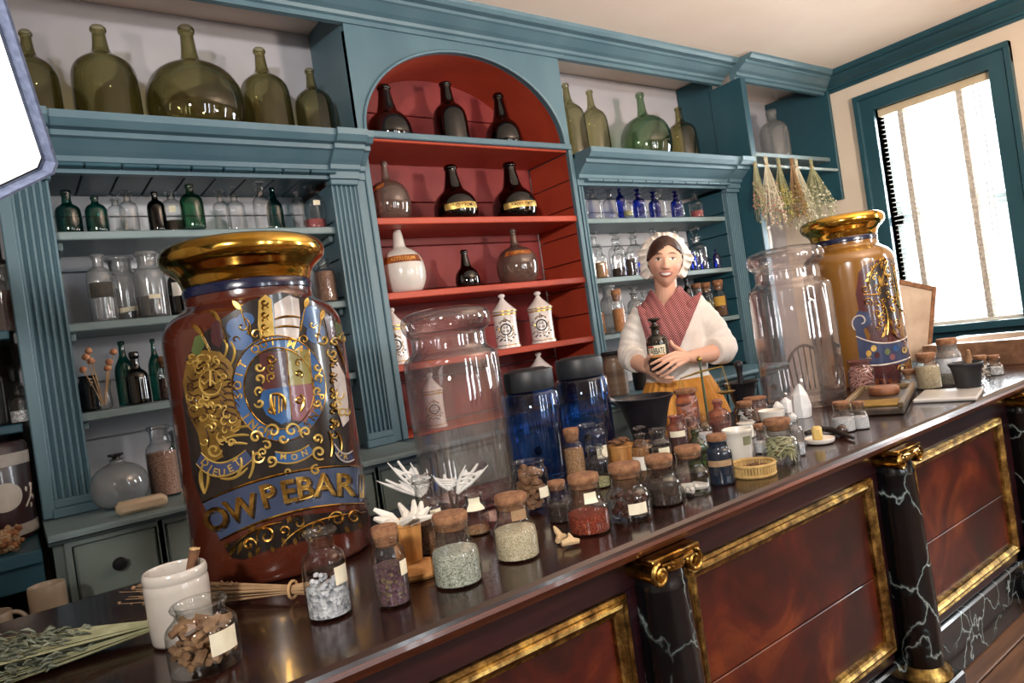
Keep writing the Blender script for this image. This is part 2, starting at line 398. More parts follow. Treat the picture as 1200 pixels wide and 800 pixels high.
# venetian blind
bl = thing('venetian_blind', 'white slatted venetian blind with cloth tapes hanging in the window', 'blind', (XR + .04, 2.03, WZ1))
SLAT = paint('blind_white', 'e4e2da', 'efeee8', .5, 5, 0); TAPE = paint('blind_tape', 'b3aca2', 'd3cdc3', .9, 60, .1, lo=.42, hi=.55)
wobj('head_rail', cbox(XR + .005, XR + .075, WY0 + .01, WY1 - .01, WZ1 - .055, WZ1 - .002), paint('rail_wood', 'cdbb9c', 'd9c9ad', .5, 6, 0), bl, smooth=False)
wobj('bottom_rail', cbox(XR + .012, XR + .068, WY0 + .015, WY1 - .015, WZ0 + .005, WZ0 + .022), SLAT, bl, smooth=False)
sl_me = None; zz = WZ0 + .045
while zz < WZ1 - .06:
    if sl_me is None:
        s0 = obj('slat', prism_y([(-.016, -.003), (0, .0012), (.016, -.002), (.016, -.0008), (0, .0026), (-.016, -.0016)], WY0 + .012 - 2.03, WY1 - .012 - 2.03), SLAT, bl, smooth=False); sl_me = s0.data; o = s0
    else:
        o = bpy.data.objects.new('slat', sl_me); COL.objects.link(o); o.parent = bl
    o.location = (0, 0, zz - WZ1); zz += .034
for yt in (1.86, 2.24):
    wobj('tape', join(box(XR + .011, XR + .0135, yt - .018, yt + .018, WZ0 + .02, WZ1 - .05), box(XR + .0665, XR + .069, yt - .018, yt + .018, WZ0 + .02, WZ1 - .05)), TAPE, bl, smooth=False)
for yt in (1.74, 1.77): wobj('pull_cord', tube([(XR - .0, yt, WZ1 - .05), (XR - .002, yt - .004, 2.0), (XR - .0, yt + .003, 1.55)], .0025, 6), TAPE, bl)

# ================================================================== wall cabinets
def cornice(y): return [(y + .02, 2.135), (y - .012, 2.135), (y - .014, 2.165), (y - .03, 2.172), (y - .035, 2.19), (y - .055, 2.205), (y - .09, 2.235), (y - .105, 2.24), (y - .107, 2.258), (y - .135, 2.262), (y - .155, 2.285), (y - .158, 2.31), (y + .02, 2.31)]
def fluted(x0, x1, y, z0, z1, n):
    """pilaster plan with round-bottomed grooves"""
    pts = [(x0, y + .03), (x0, y)]; wd = (x1 - x0) / (n + .35)
    for i in range(n):
        a = x0 + wd * (.35 + i); b = a + wd * .65
        pts += [(a, y), (a + .12 * wd, y + .008), ((a + b) / 2, y + .012), (b - .12 * wd, y + .008), (b, y)]
    pts += [(x1, y), (x1, y + .03)]
    return prism_z(pts, z0, z1)
def shelf(par, x0, x1, y0, y1, z, mat, th=.03, lip=.0):
    return wobj('shelf', cbox(x0, x1, y0, y1, z - th, z, .004), mat, par, smooth=False)
def planks_x(par, name, x0, x1, n, y0, y1, z0, z1, mat, gap=.003):
    for i in range(n):
        a, b = x0 + (x1 - x0) * i / n, x0 + (x1 - x0) * (i + 1) / n
        wobj(name, cbox(a + gap, b - gap, y0, y1, z0, z1, .003), mat, par, smooth=False)
def planks_z(par, name, z0, z1, n, x0, x1, y0, y1, mat, gap=.0025):
    for i in range(n):
        a, b = z0 + (z1 - z0) * i / n, z0 + (z1 - z0) * (i + 1) / n
        wobj(name, cbox(x0, x1, y0, y1, a + gap, b - gap, .003), mat, par, smooth=False)

WHITEB = paint('white_board', 'b9bcc4', 'c6c8ce', .6, 3, .08)
# ---- left unit
A = thing('shelf_cabinet', 'blue-grey wall shelves with fluted pilasters left of the red arched niche', 'cabinet', (.7, 3.0, .945))
planks_z(A, 'back_board', .95, 2.29, 6, .19, 1.245, 3.222, 3.248, WHITEB)
planks_z(A, 'side_board', .95, 2.13, 7, 1.245, 1.262, YC + .03, 3.22, TEAL)
wobj('side_panel', box(.16, .19, YC + .03, 3.22, .95, 2.13), TEAL, A, smooth=False)
for z in (1.935, 1.606, 1.286):
    shelf(A, .192, 1.243, YC + .03, 3.22, z, SHELFGREY)
    for xb in (.20, 1.222): wobj('shelf_cleat', cbox(xb, xb + .018, YC + .07, 3.2, z - .06, z - .031, .004), SHELFGREY, A, smooth=False)
planks_x(A, 'soffit_plank', .19, 1.25, 9, 2.80, 3.22, 2.15, 2.165, TEAL_D)
wobj('cornice', prism_x(cornice(YC), .03, 1.396), TEAL, A, smooth=False)
wobj('cornice_deck', box(.03, 1.396, YC - .02, 3.245, 2.285, 2.309), TEAL, A, smooth=False)
for x0, x1 in ((.085, .197), (1.236, 1.35)):
    pl = wobj('pilaster', fluted(x0, x1, YC, 1.01, 2.135, 5), TEAL, A, smooth=False)
    wobj('pilaster_base', join(cbox(x0 - .012, x1 + .012, YC - .016, YC + .03, .9475, .98), cbox(x0 - .006, x1 + .006, YC - .009, YC + .03, .98, 1.01)), TEAL, pl, smooth=False)
    wobj('pilaster_cap', join(cbox(x0 - .008, x1 + .008, YC - .02, YC + .03, 2.11, 2.135), prism_x([(y - .018, z) for y, z in cornice(YC)], x0 - .012, x1 + .012)), TEAL, pl, smooth=False)
wobj('stile', cbox(.045, .084, YC - .006, YC + .03, .95, 2.135), TEAL, A, smooth=False)
wobj('stile', cbox(1.351, 1.396, YC - .008, YC + .03, .95, 2.135), TEAL, A, smooth=False)

# ---- arched red niche
B = thing('arched_niche', 'tall arched niche painted brick red inside with blue-grey front', 'cabinet', (2.04, 3.0, .945))
AX0, AX1, AZ = 1.44, 2.64, 2.365; AC = (AX0 + AX1) / 2; ARX, ARZ = (AX1 - AX0) / 2, .435
def arch_face(y, x0, x1, z1):
    V, Fc = [], []; n = 40; cor = math.atan2(z1 - AZ, (x1 - x0) / 2)
    for i in range(n + 1):
        t = PI * i / n; ix, iz = AC + ARX * math.cos(t), AZ + ARZ * math.sin(t)
        dx, dz = math.cos(t), math.sin(t); hw, hh = (x1 - x0) / 2, z1 - AZ
        s = min(hw / abs(dx) if abs(dx) > 1e-6 else 9e9, hh / dz if dz > 1e-6 else 9e9)
        ox, oz = (x0 + x1) / 2 + dx * s, AZ + dz * s
        V += [(ix, y, iz), (ox, y, oz), (ix, y + .03, iz), (ox, y + .03, oz)]
    for i in range(n):
        a, b = i * 4, i * 4 + 4
        Fc += [(a, b, b + 1, a + 1), (a + 2, a + 3, b + 3, b + 2), (a, a + 2, b + 2, b)]
    # fill the two upper corners
    for sx in (0, 1):
        j = [i for i in range(n) if (V[i * 4 + 1][0] >= x1 - 1e-6 if sx == 0 else True)]
    V += [(x1, y, z1), (x0, y, z1)]; c0, c1 = len(V) - 2, len(V) - 1
    for i in range(n):
        p, q = V[i * 4 + 1], V[i * 4 + 5]
        if abs(p[2] - z1) > 1e-5 and abs(q[2] - z1) < 1e-5: Fc.append((i * 4 + 1, i * 4 + 5, c0))
        if abs(p[2] - z1) < 1e-5 and abs(q[2] - z1) > 1e-5: Fc.append((i * 4 + 1, i * 4 + 5, c1))
    return V, Fc
wobj('arch_front', arch_face(YC, 1.402, 2.682, 2.86), TEAL, B, smooth=False)
ap = [(AC + (ARX + .004) * math.cos(PI * i / 40), YC - .004, AZ + (ARZ + .004) * math.sin(PI * i / 40)) for i in range(41)]
wobj('arch_bead', tube(ap, .008, 8), TEAL, B)
arch_in = [(AC + ARX * math.cos(PI * i / 40), AZ + ARZ * math.sin(PI * i / 40)) for i in range(41)]
V = [(x, y, z) for y in (YC + .03, 3.215) for x, z in arch_in]
wobj('arch_vault', (V, [(i, i + 1, i + 42, i + 41) for i in range(40)]), RED, B)
wobj('niche_rail', cbox(1.402, 2.682, YC - .014, YC + .03, 2.335, 2.366), TEAL, B, smooth=False)
wobj('shelf', cbox(1.42, 2.66, YC + .01, 3.215, 2.325, 2.36), RED, B, smooth=False)
planks_z(B, 'back_board', .96, 2.83, 8, 1.42, 2.66, 3.216, 3.246, REDB)
for xa, xb in ((1.402, 1.42), (2.662, 2.68)):
    planks_z(B, 'side_board', .96, 2.325, 9, xa, xb, YC + .02, 3.214, RED)
for z in (1.967, 1.62, 1.287): shelf(B, 1.42, 2.66, YC + .005, 3.214, z, RED, .032)
wobj('shelf', cbox(1.42, 2.66, YC + .005, 3.214, .948, .9575), RED, B, smooth=False)
for xa, xb in ((1.398, 1.428), (2.655, 2.683)):
    wobj('stile', cbox(xa, xb, YC - .012, YC + .02, .95, 2.335), TEAL, B, smooth=False)
for xa, sg in ((1.40, 1), (2.683, -1)):
    wobj('side_cheek', box(min(xa, xa + sg * .016), max(xa, xa + sg * .016), YC + .03, 3.245, 2.31, 2.975), TEAL, B, smooth=False)

# ---- right unit
Cc = thing('shelf_cabinet', 'blue-grey wall shelves of small bottles right of the red niche', 'cabinet', (3.45, 3.0, .945))
planks_z(Cc, 'back_board', .95, 2.29, 6, 2.735, 4.04, 3.222, 3.248, WHITEB)
planks_z(Cc, 'side_board', .95, 2.13, 8, 4.04, 4.06, YC + .03, 3.22, TEAL_D)
wobj('side_panel', box(2.70, 2.733, YC + .03, 3.22, .95, 2.13), TEAL, Cc, smooth=False)
for z in (1.955, 1.607, 1.28): shelf(Cc, 2.736, 4.038, YC + .03, 3.22, z, SHELFGREY)
planks_x(Cc, 'soffit_plank', 2.735, 4.05, 11, 2.80, 3.22, 2.15, 2.165, TEAL)
wobj('cornice', prism_x(cornice(YC), 2.686, 4.17), TEAL, Cc, smooth=False)
wobj('cornice_deck', box(2.686, 4.17, YC - .02, 3.245, 2.285, 2.309), TEAL, Cc, smooth=False)
pl = wobj('pilaster', fluted(4.045, 4.165, YC, .0, 2.135, 5), TEAL, Cc, smooth=False)
wobj('pilaster_cap', join(cbox(4.037, 4.173, YC - .02, YC + .03, 2.11, 2.135), prism_x([(y - .018, z) for y, z in cornice(YC)], 4.035, 4.174)), TEAL, pl, smooth=False)
wobj('pilaster', fluted(2.702, 2.735, YC, .95, 2.135, 1), TEAL, Cc, smooth=False)
wobj('end_panel', join(cbox(4.175, 4.23, 2.70, 2.96, .0, 2.86), cbox(4.182, 4.225, 2.962, 3.245, .0, 2.975)), TEAL_D, Cc, smooth=False)

# ---- corner cupboard on the right
E_ = thing('corner_cupboard', 'open teal corner shelf box beside the window with herbs hanging below', 'cupboard', (4.8, 2.95, 2.05))
wobj('side_panel', cbox(5.30, 5.335, 2.71, 3.245, 2.04, 2.96), TEAL_D, E_, smooth=False)
wobj('shelf', cbox(4.232, 5.298, 2.76, 3.245, 2.345, 2.375), SHELFGREY, E_, smooth=False)
wobj('back_panel', cbox(4.235, 5.298, 3.22, 3.245, 2.04, 2.34), TEAL, E_, smooth=False)
wobj('rod', tube([(4.232, 2.725, 2.268), (5.30, 2.725, 2.268)], .011, 10), paint('pale_rod', '9fb3b4', 'b3c3c2', .5, 8, 0), E_)

# ---- dark shelves at the far left
D = thing('shelf_cabinet', 'shadowed dark shelves at the left edge of the photo', 'cabinet', (-.5, 3.0, 0))
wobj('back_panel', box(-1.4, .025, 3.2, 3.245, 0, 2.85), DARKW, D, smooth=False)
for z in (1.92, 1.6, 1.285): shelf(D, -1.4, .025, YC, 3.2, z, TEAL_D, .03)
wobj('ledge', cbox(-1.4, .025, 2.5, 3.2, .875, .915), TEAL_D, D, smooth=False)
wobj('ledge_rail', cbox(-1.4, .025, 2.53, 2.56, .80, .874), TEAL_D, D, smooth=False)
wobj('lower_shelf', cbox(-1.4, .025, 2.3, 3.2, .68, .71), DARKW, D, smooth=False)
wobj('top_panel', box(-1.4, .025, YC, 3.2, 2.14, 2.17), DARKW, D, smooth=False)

# ---- base cabinets with drawers
def base_cab(x0, x1, n, label, mat):
    b = thing('base_cabinet', label, 'cabinet', ((x0 + x1) / 2, 2.8, 0))
    wobj('body', join(box(x0 + .01, x1 - .002, 2.555, 3.24, .08, .915), box(x0 + .01, x1 - .002, 2.60, 3.24, 0, .08)), mat, b, smooth=False)
    wobj('ledge', prism_x([(3.22, .946), (2.50, .946), (2.49, .938), (2.49, .928), (2.51, .922), (2.52, .912), (2.55, .905), (3.22, .905)], x0, x1), TEAL if x0 > .5 else SHELFGREY, b, smooth=False)
    sw = (x1 - x0 - .06) / n
    for i in range(n):
        a = x0 + .06 + sw * i; c = a + sw - .03
        wobj('drawer_frame', join(box(a - .022, c + .022, 2.53, 2.556, .895, .91), box(a - .022, c + .022, 2.53, 2.556, .70, .722), box(a - .022, a - .004, 2.53, 2.556, .722, .895), box(c + .004, c + .022, 2.53, 2.556, .722, .895)), mat, b, smooth=False)
        d = wobj('drawer', cbox(a, c, 2.536, 2.57, .726, .891, .006), mat, b, smooth=False)
        kn = lathe([(0, 0), (.008, 0), (.008, .01), (.018, .016), (.021, .026), (.015, .034), (0, .036)], 20)
        wobj('knob', shift(xf(kn, Matrix.Rotation(PI / 2, 4, 'X')), ((a + c) / 2, 2.537, .81)), BLACKI, d)
        wobj('door', cbox(a, c, 2.54, 2.57, .12, .69, .006), mat, b, smooth=False)
    return b
base_cab(.043, 1.385, 5, 'grey-green base cabinet of drawers below the left shelves', GREYB)
base_cab(1.39, 2.69, 4, 'grey-green base cabinet of drawers below the red niche', GREYB)
base_cab(2.695, 3.93, 4, 'blue-grey base cabinet of drawers behind the woman', TEAL)

# ================================================================== the shop counter
K = thing('shop_counter', 'long dark wood shop counter with red grained panels and black marble columns', 'counter', (1.8, 1.45, 0))
KX0, KX1, KZ = -.16, 4.25, .88
topp = [(1.035, KZ), (1.027, KZ - .006), (1.024, KZ - .014), (1.03, KZ - .02), (1.046, KZ - .026), (1.05, KZ - .036), (1.075, KZ - .04), (1.88, KZ - .04), (1.89, KZ - .03), (1.89, KZ)]
wobj('countertop', prism_x(topp, KX0, KX1), TOPW, K, smooth=False)
wobj('edge_moulding', prism_x([(1.0225, KZ - .012), (1.020, KZ - .02), (1.026, KZ - .029), (1.044, KZ - .032), (1.05, KZ - .046), (1.08, KZ - .05), (1.08, KZ - .041), (1.045, KZ - .027), (1.03, KZ - .021)], KX0, KX1), EDGEW, K, smooth=False)
wobj('carcass', box(KX0 + .02, KX1 - .02, 1.115, 1.86, .0, .835), DARKW, K, smooth=False)
wobj('frieze', cbox(KX0, KX1, 1.098, 1.125, .754, .838), MAHOG, K, smooth=False)
wobj('lower_rail', cbox(KX0, KX1, 1.10, 1.125, .185, .228), MAHOG, K, smooth=False)
wobj('plinth', cbox(KX0, KX1, 1.085, 1.125, 0, .185, .006), MARBLE, K, smooth=False)
COLX = [.015, 1.09, 2.165, 3.24]
def gframe(x0, x1, z0, z1, y):
    """mitred frame swept round a rectangle, profile (inset, y offset)"""
    prof = [(0, 0), (0, -.014), (.006, -.02), (.012, -.016), (.016, -.02), (.022, -.022), (.028, -.016), (.034, -.012), (.04, -.010), (.042, 0)]
    V, Fc = [], []; n = len(prof)
    for sx, sz in ((0, 0), (1, 0), (1, 1), (0, 1)):
        for d, dy in prof:
            V.append((x0 + d if sx == 0 else x1 - d, y + dy, z0 + d if sz == 0 else z1 - d))
    for c in range(4):
        for i in range(n - 1):
            a, b = c * n + i, ((c + 1) % 4) * n + i
            Fc.append((a, b, b + 1, a + 1))
    return V, Fc
for x0, x1 in ((.115, .998), (1.188, 2.058), (2.305, 3.078), (3.34, 4.1)):
    p = wobj('panel', box(x0, x1, 1.112, 1.118, .228, .754), DARKW, K, smooth=False)
    wobj('panel_board', cbox(x0, x1, 1.102, 1.113, .4615, .754, .002), PANELM, p, smooth=False)
    wobj('panel_board', cbox(x0, x1, 1.102, 1.113, .228, .458, .002), PANELM, p, smooth=False)
    wobj('gilt_frame', gframe(x0, x1, .226, .756, 1.103), GOLDF, p, smooth=False)
for i, x0 in enumerate((-.15, .998, 2.058, 3.078)):
    x1 = (.115, 1.188, 2.305, 3.34)[i]
    wobj('stile', cbox(x0 + .002, x1 - .002, 1.10, 1.12, .185, .754), MAHOG, K, smooth=False)
def spiral(cx, cz, r, turns, sgn, n=40, start=PI / 2):
    return [(cx + sgn * r * (1 - .82 * i / n) * math.cos(start - 2 * PI * turns * i / n), cz + r * (1 - .82 * i / n) * math.sin(start - 2 * PI * turns * i / n)) for i in range(n + 1)]
for xc in COLX:
    yc = 1.075
    c = wobj('column', lathe([(.066, .16), (.068, .2), (.069, .4), (.064, .6), (.058, .745), (.06, .755), (.055, .765), (.056, .79)], 36, xc, yc), MARBLE, K)
    wobj('column_base', join(lathe([(.066, .162), (.074, .15), (.082, .14), (.086, .128), (.078, .12)], 36, xc, yc)), GOLDF, c)
    wobj('column_plinth', cbox(xc - .088, xc + .088, yc - .088, yc + .06, 0, .12, .006), MARBLE, c, smooth=False)
    gs = [cbox(xc - .075, xc + .075, yc - .062, yc + .045, .818, .832, .003), lathe([(.056, .79), (.062, .795), (.062, .80), (.066, .806), (.066, .818)], 24, xc, yc)]
    for sg in (-1, 1):
        sp = [(x, yc - .058, z) for x, z in spiral(xc + sg * .055, .796, .024, 1.6, sg)]
        gs += [tube(sp, .0055, 8), shift(xf(lathe([(0, -.012), (.007, -.01), (.009, 0), (.007, .01), (0, .012)], 12), Matrix.Rotation(PI / 2, 4, 'X')), (xc + sg * .055, yc - .056, .796)),
               shift(xf(lathe([(.0, -.05), (.023, -.05), (.019, 0), (.023, .05), (0, .05)], 20), Matrix.Rotation(PI / 2, 4, 'X')), (xc + sg * .055, yc - .005, .796))]
    gs.append(tube([(xc - .05, yc - .059, .815), (xc, yc - .06, .811), (xc + .05, yc - .059, .815)], .005, 8))
    for a in np.linspace(-.03, .03, 5): gs.append(blob((xc + a, yc - .06, .803), .006, 1, .05, (1, .8, 1.3)))
    wobj('capital', join(*gs), GOLD, c)

# ================================================================== bottles and jars
PROF = dict(
    demijohn=[(0, .02), (.86, 0), (.96, .015), (1, .06), (1, .30), (.985, .52), (.94, .60), (.82, .66), (.60, .705), (.40, .735), (.285, .77), (.235, .83), (.20, .93), (.195, .948), (.25, .952), (.255, .978), (.19, 1.0)],
    globe=[(0, .03), (.62, 0), (.78, .015), (.93, .12), (1, .26), (.985, .38), (.92, .48), (.78, .57), (.55, .635), (.34, .665), (.22, .69), (.17, .74), (.145, .84), (.13, .93), (.17, .935), (.175, .975), (.125, 1.0)],
    onion=[(0, .04), (.72, 0), (.90, .03), (.99, .12), (1, .22), (.95, .34), (.83, .43), (.64, .50), (.48, .55), (.40, .62), (.32, .76), (.25, .92), (.31, .925), (.315, .955), (.24, 1.0)],
    mallet=[(0, .03), (.85, 0), (.97, .02), (1, .08), (1, .40), (.95, .52), (.80, .60), (.58, .65), (.45, .68), (.39, .72), (.34, .84), (.30, .95), (.37, .955), (.37, .985), (.28, 1.0)],
    ball=[(0, .03), (.55, 0), (.75, .03), (.95, .17), (1, .32), (.96, .46), (.82, .58), (.60, .66), (.40, .70), (.28, .725), (.25, .78), (.21, .92), (.17, .985), (.16, 1.0)],
    apoth=[(0, .02), (.93, 0), (1, .025), (1, .60), (.96, .67), (.83, .735), (.60, .775), (.42, .795), (.37, .82), (.37, .925), (.55, .955), (.57, .975), (.40, .98), (.33, .95), (.33, .80)],
    flask=[(0, .02), (.93, 0), (1, .025), (1, .56), (.93, .66), (.70, .745), (.45, .78), (.33, .81), (.31, .90), (.38, .915), (.38, .985), (.28, 1.0)],
    wine=[(0, .05), (.9, 0), (1, .015), (1, .50), (.95, .58), (.75, .66), (.50, .72), (.36, .77), (.30, .85), (.28, .94), (.36, .945), (.36, .975), (.28, 1.0)],
    beer=[(0, .05), (.92, 0), (1, .02), (1, .48), (.93, .57), (.70, .63), (.45, .67), (.37, .72), (.34, .88), (.44, .89), (.44, .98), (.32, 1.0)],
    corkjar=[(0, .02), (.92, 0), (1, .03), (1, .42), (.95, .50), (.80, .57), (.72, .62), (.70, .68), (.70, .86), (.75, .875), (.75, .895), (.68, .90), (.66, .68)],
    tallcork=[(0, .02), (.92, 0), (1, .02), (1, .58), (.95, .66), (.80, .71), (.74, .74), (.74, .84), (.78, .85), (.78, .87), (.70, .87), (.70, .75)],
    openjar=[(0, .02), (.93, 0), (1, .02), (1, .74), (.95, .82), (.86, .86), (.84, .89), (.84, .94), (.92, .955), (.93, .985), (.86, 1.0), (.78, .98), (.78, .88)],
    wideneck=[(0, .02), (.93, 0), (1, .02), (1, .60), (.96, .67), (.82, .725), (.64, .755), (.59, .79), (.59, .915), (.76, .945), (.78, .975), (.64, 1.0), (.52, .97), (.52, .79)],
)
def prof_r(prof, z):
    """outer radius of a profile at height z (fractions)"""
    best = 0
    for (r0, z0), (r1, z1) in zip(prof[1:], prof[2:]):
        if z1 < z0: break
        if z0 <= z <= z1 and z1 > z0: best = r0 + (r1 - r0) * (z - z0) / (z1 - z0)
    return best
def smooth_prof(p, n=2):
    """Chaikin corner cutting that keeps the ends"""
    for _ in range(n):
        q = [p[0]]
        for a, b in zip(p, p[1:]):
            q += [(a[0] * .75 + b[0] * .25, a[1] * .75 + b[1] * .25), (a[0] * .25 + b[0] * .75, a[1] * .25 + b[1] * .75)]
        q.append(p[-1]); p = q
    return p
def face_angle(p): return math.atan2(-p[1], -p[0])     # direction from a thing towards the room's front
def patch(rf, th0, th1, z0, z1, n=10, mz=3, tilt=0.0, off=.0012):
    """sheet wrapped on a turned surface; rf(z) gives radius; tilt lifts it along the angle"""
    V, Fc = [], []
    for j in range(mz + 1):
        for i in range(n + 1):
            t = th0 + (th1 - th0) * i / n; z = z0 + (z1 - z0) * j / mz + tilt * (i / n - .5)
            r = rf(z) + off; V.append((r * math.cos(t), r * math.sin(t), z))
    for j in range(mz):
        for i in range(n):
            a = j * (n + 1) + i; Fc.append((a, a + 1, a + n + 2, a + n + 1))
    k = len(V)
    # give the sheet a thickness
    V2 = []
    for x, y, z in V:
        r = math.hypot(x, y); V2.append((x * (r - .0008) / r, y * (r - .0008) / r, z))
    F2 = [tuple(reversed([q + k for q in f])) for f in Fc]
    return V + V2, Fc + F2
def wrap_text(s, rf, thc, z, size, squeeze=1.0, arc=0.0, off=.0024):
    """lettering bent round a turned surface (reads left to right from outside); arc bows it upwards"""
    V, Fc = text_geo(s, size, 0, .012); out = []
    for x, y, _ in V:
        r0 = rf(z); t = thc + x * squeeze / r0; zz = z + y + arc * (1 - (x / (size * len(s) * .32)) ** 2)
        r = rf(zz) + off; out.append((r * math.cos(t), r * math.sin(t), zz))
    return out, Fc
GRAINS = dict(
    green=['4a5138', '6f7656', '8f9478', '3a3f2c'], palegreen=['8a907c', 'aeb2a0', 'cfd0c4', '5f6652'], oats=['c7b893', 'ded2b2', 'a8966e', 'e8dfc6'],
    dark=['1d1612', '34261d', '463428', '120d0a'], brown=['4a2f20', '6b4a33', '7e5b40', '2d1b12'], tan=['9b7450', 'b98f66', '7b5636', 'caa57c'],
    red=['6e2014', '9b3a1e', '521710', 'b25a30'], white=['cfcfd2', 'e6e6e6', 'b6b8bd', 'f2f2f0'], salt=['8f9298', 'c4c6ca', 'e2e4e6', '6c7078'], pinkseed=['a27a68', 'c29a84', '7d5546', 'd5b39c'],
    purple=['4d3440', '6a4c55', '38242d', '7d6a4c'], orange=['b06a38', 'c98a52', '8a4a22', 'd9a873'], yellow=['b58f3c', 'c9a758', '8a6626', 'd9c07c'], reds=['8a3236', 'a85054', '5f1d22', 'c27a74'], hay=['8f8a5c', 'aba777', '6b6a40', 'c9c49a'],
)
def grain_mat(k): return grain('contents_' + k, GRAINS[k], {'salt': 170, 'purple': 190}.get(k, 380))

def fill(par, prof, r, h, frac, k, seg):
    pts = [(0, .03 * h)]; zs = np.linspace(.03, frac, 6)
    for z in zs: pts.append((max(.01, prof_r(prof, z) * .93) * r, z * h))
    rt = pts[-1][0]; pts += [(rt * .6, frac * h + .02 * r), (0, frac * h + .03 * r)]
    return obj('contents', lathe(pts, seg), grain_mat(k), par)
def lumps(par, prof, r, h, frac, n, size, mat, kind='nut'):
    gs = []
    for i in range(n):
        z = (.05 + (frac - .05) * (i / n)) * h; rr = prof_r(prof, z / h) * r * .92 - size
        a = random.uniform(0, 2 * PI); q = max(0, rr) * math.sqrt(random.uniform(.25, 1))
        c = (q * math.cos(a), q * math.sin(a), z + size * .6)
        if kind == 'nut': gs.append(blob(c, size, 1, .08, (1, 1, .85)))
        else:
            d = Vector((random.uniform(-1, 1), random.uniform(-1, 1), random.uniform(-.5, .5))).normalized() * size * 1.8
            for s in (1, -1):
                e = Vector(c) + d * s; m_ = math.hypot(e.x, e.y); lim = prof_r(prof, max(.02, min(frac, e.z / h))) * r * .92
                if m_ > lim: d *= .5
            if kind == 'stick': gs.append(tube([Vector(c) - d, Vector(c) + d], size * .5, 6))
            else: gs.append(tube([Vector(c) - d, Vector(c) + d * .2 + Vector((0, 0, size * .5)), Vector(c) + d], [size * .12, size * .3, size * .1], 4))
    return obj('contents', join(*gs), mat, par, kind='stuff')
def stopper(par, ty, r, h, pr, seg, glassm):
    """closure standing in the mouth"""
    rn = {'apoth': .33, 'flask': .28, 'corkjar': .68, 'tallcork': .72, 'openjar': .8, 'wideneck': .54, 'beer': .32, 'wine': .28, 'globe': .13, 'onion': .25, 'mallet': .28, 'demijohn': .19}.get(pr, .3) * r
    zt = {'apoth': .98, 'corkjar': .90, 'tallcork': .87}.get(pr, 1.0) * h
    if ty == 'cork':
        hc = h - zt + .01 if pr in ('corkjar', 'tallcork') else rn * 1.2
        top = max(h, zt + rn * .5)
        obj('cork', lathe(smooth_prof([(0, zt - .14 * h), (rn * .93, zt - .14 * h), (rn * 1.0, zt), (rn * 1.07, zt + .003), (rn * 1.08, top - .004), (rn * 1.0, top), (0, top)], 1), seg), CORK, par)
    elif ty == 'ball':
        obj('stopper', lathe(smooth_prof([(0, zt - .05 * h), (rn * .9, zt - .04 * h), (rn, zt), (rn * .7, zt + rn * .5), (rn * .55, zt + rn * .9), (rn * 1.25, zt + rn * 1.7), (rn * 1.5, zt + rn * 2.5), (rn * 1.2, zt + rn * 3.3), (0, zt + rn * 3.7)], 1), seg), glassm, par)
    elif ty == 'disc':
        obj('stopper', lathe(smooth_prof([(0, zt - .05 * h), (rn * .9, zt - .04 * h), (rn, zt), (rn * .6, zt + rn * .5), (rn * .6, zt + rn * 1.1), (rn * 1.7, zt + rn * 1.5), (rn * 1.8, zt + rn * 1.9), (rn * 1.2, zt + rn * 2.2), (0, zt + rn * 2.25)], 1), seg), glassm, par)
    elif ty == 'lid':
        obj('lid', lathe([(0, zt - .02 * h), (rn * 1.25, zt - .02 * h), (rn * 1.3, zt), (rn * 1.3, zt + .06 * h), (rn * 1.2, zt + .075 * h), (0, zt + .08 * h)], seg), glassm, par)

def vessel(name, label, cat, pos, r, h, prof, mat, top=None, cont=None, lab=None, group=None, seg=28, topmat=None, chunk=None, text=None):
    """pos: base centre; cont=(fraction, kind); lab=(z0,z1,half-angle,angle offset,material,tilt) as fractions of height"""
    P = PROF[prof]; sp = smooth_prof([(a * r, b * h) for a, b in P], 2)
    simple = not (top or cont or lab or chunk)
    if simple:
        o = obj(name, lathe(sp, seg), mat, None, angle=None); o.location = pos; tag(o, label, cat, group); return o
    t = thing(name, label, cat, pos, group)
    obj('bottle_body' if 'bottle' in name or 'demijohn' in name else 'jar_body', lathe(sp, seg), mat, t, angle=None)
    if cont: fill(t, P, r, h, cont[0], cont[1], seg)
    if chunk: lumps(t, P, r, h, *chunk)
    if top: stopper(t, top, r, h, prof, seg, topmat or mat)
    if lab:
        th = face_angle(pos); z0, z1, ha, off, lm = lab[:5]; tilt = lab[5] if len(lab) > 5 else 0
        rf = lambda z: prof_r(P, z / h) * r
        obj('label', patch(rf, th - ha + off, th + ha + off, z0 * h, z1 * h, 12, 4, tilt * h), lm, t)
        if text:
            s, tm = text[:2]; zc = (z0 + z1) / 2 * h; size = (z1 - z0) * h * .72
            sq = min(1.0, 2 * ha * rf(zc) * .9 / (size * .62 * len(s)))
            obj('lettering', wrap_text(s, rf, th + off, zc, size, sq, off=.0022), tm, t, smooth=False)
    return t

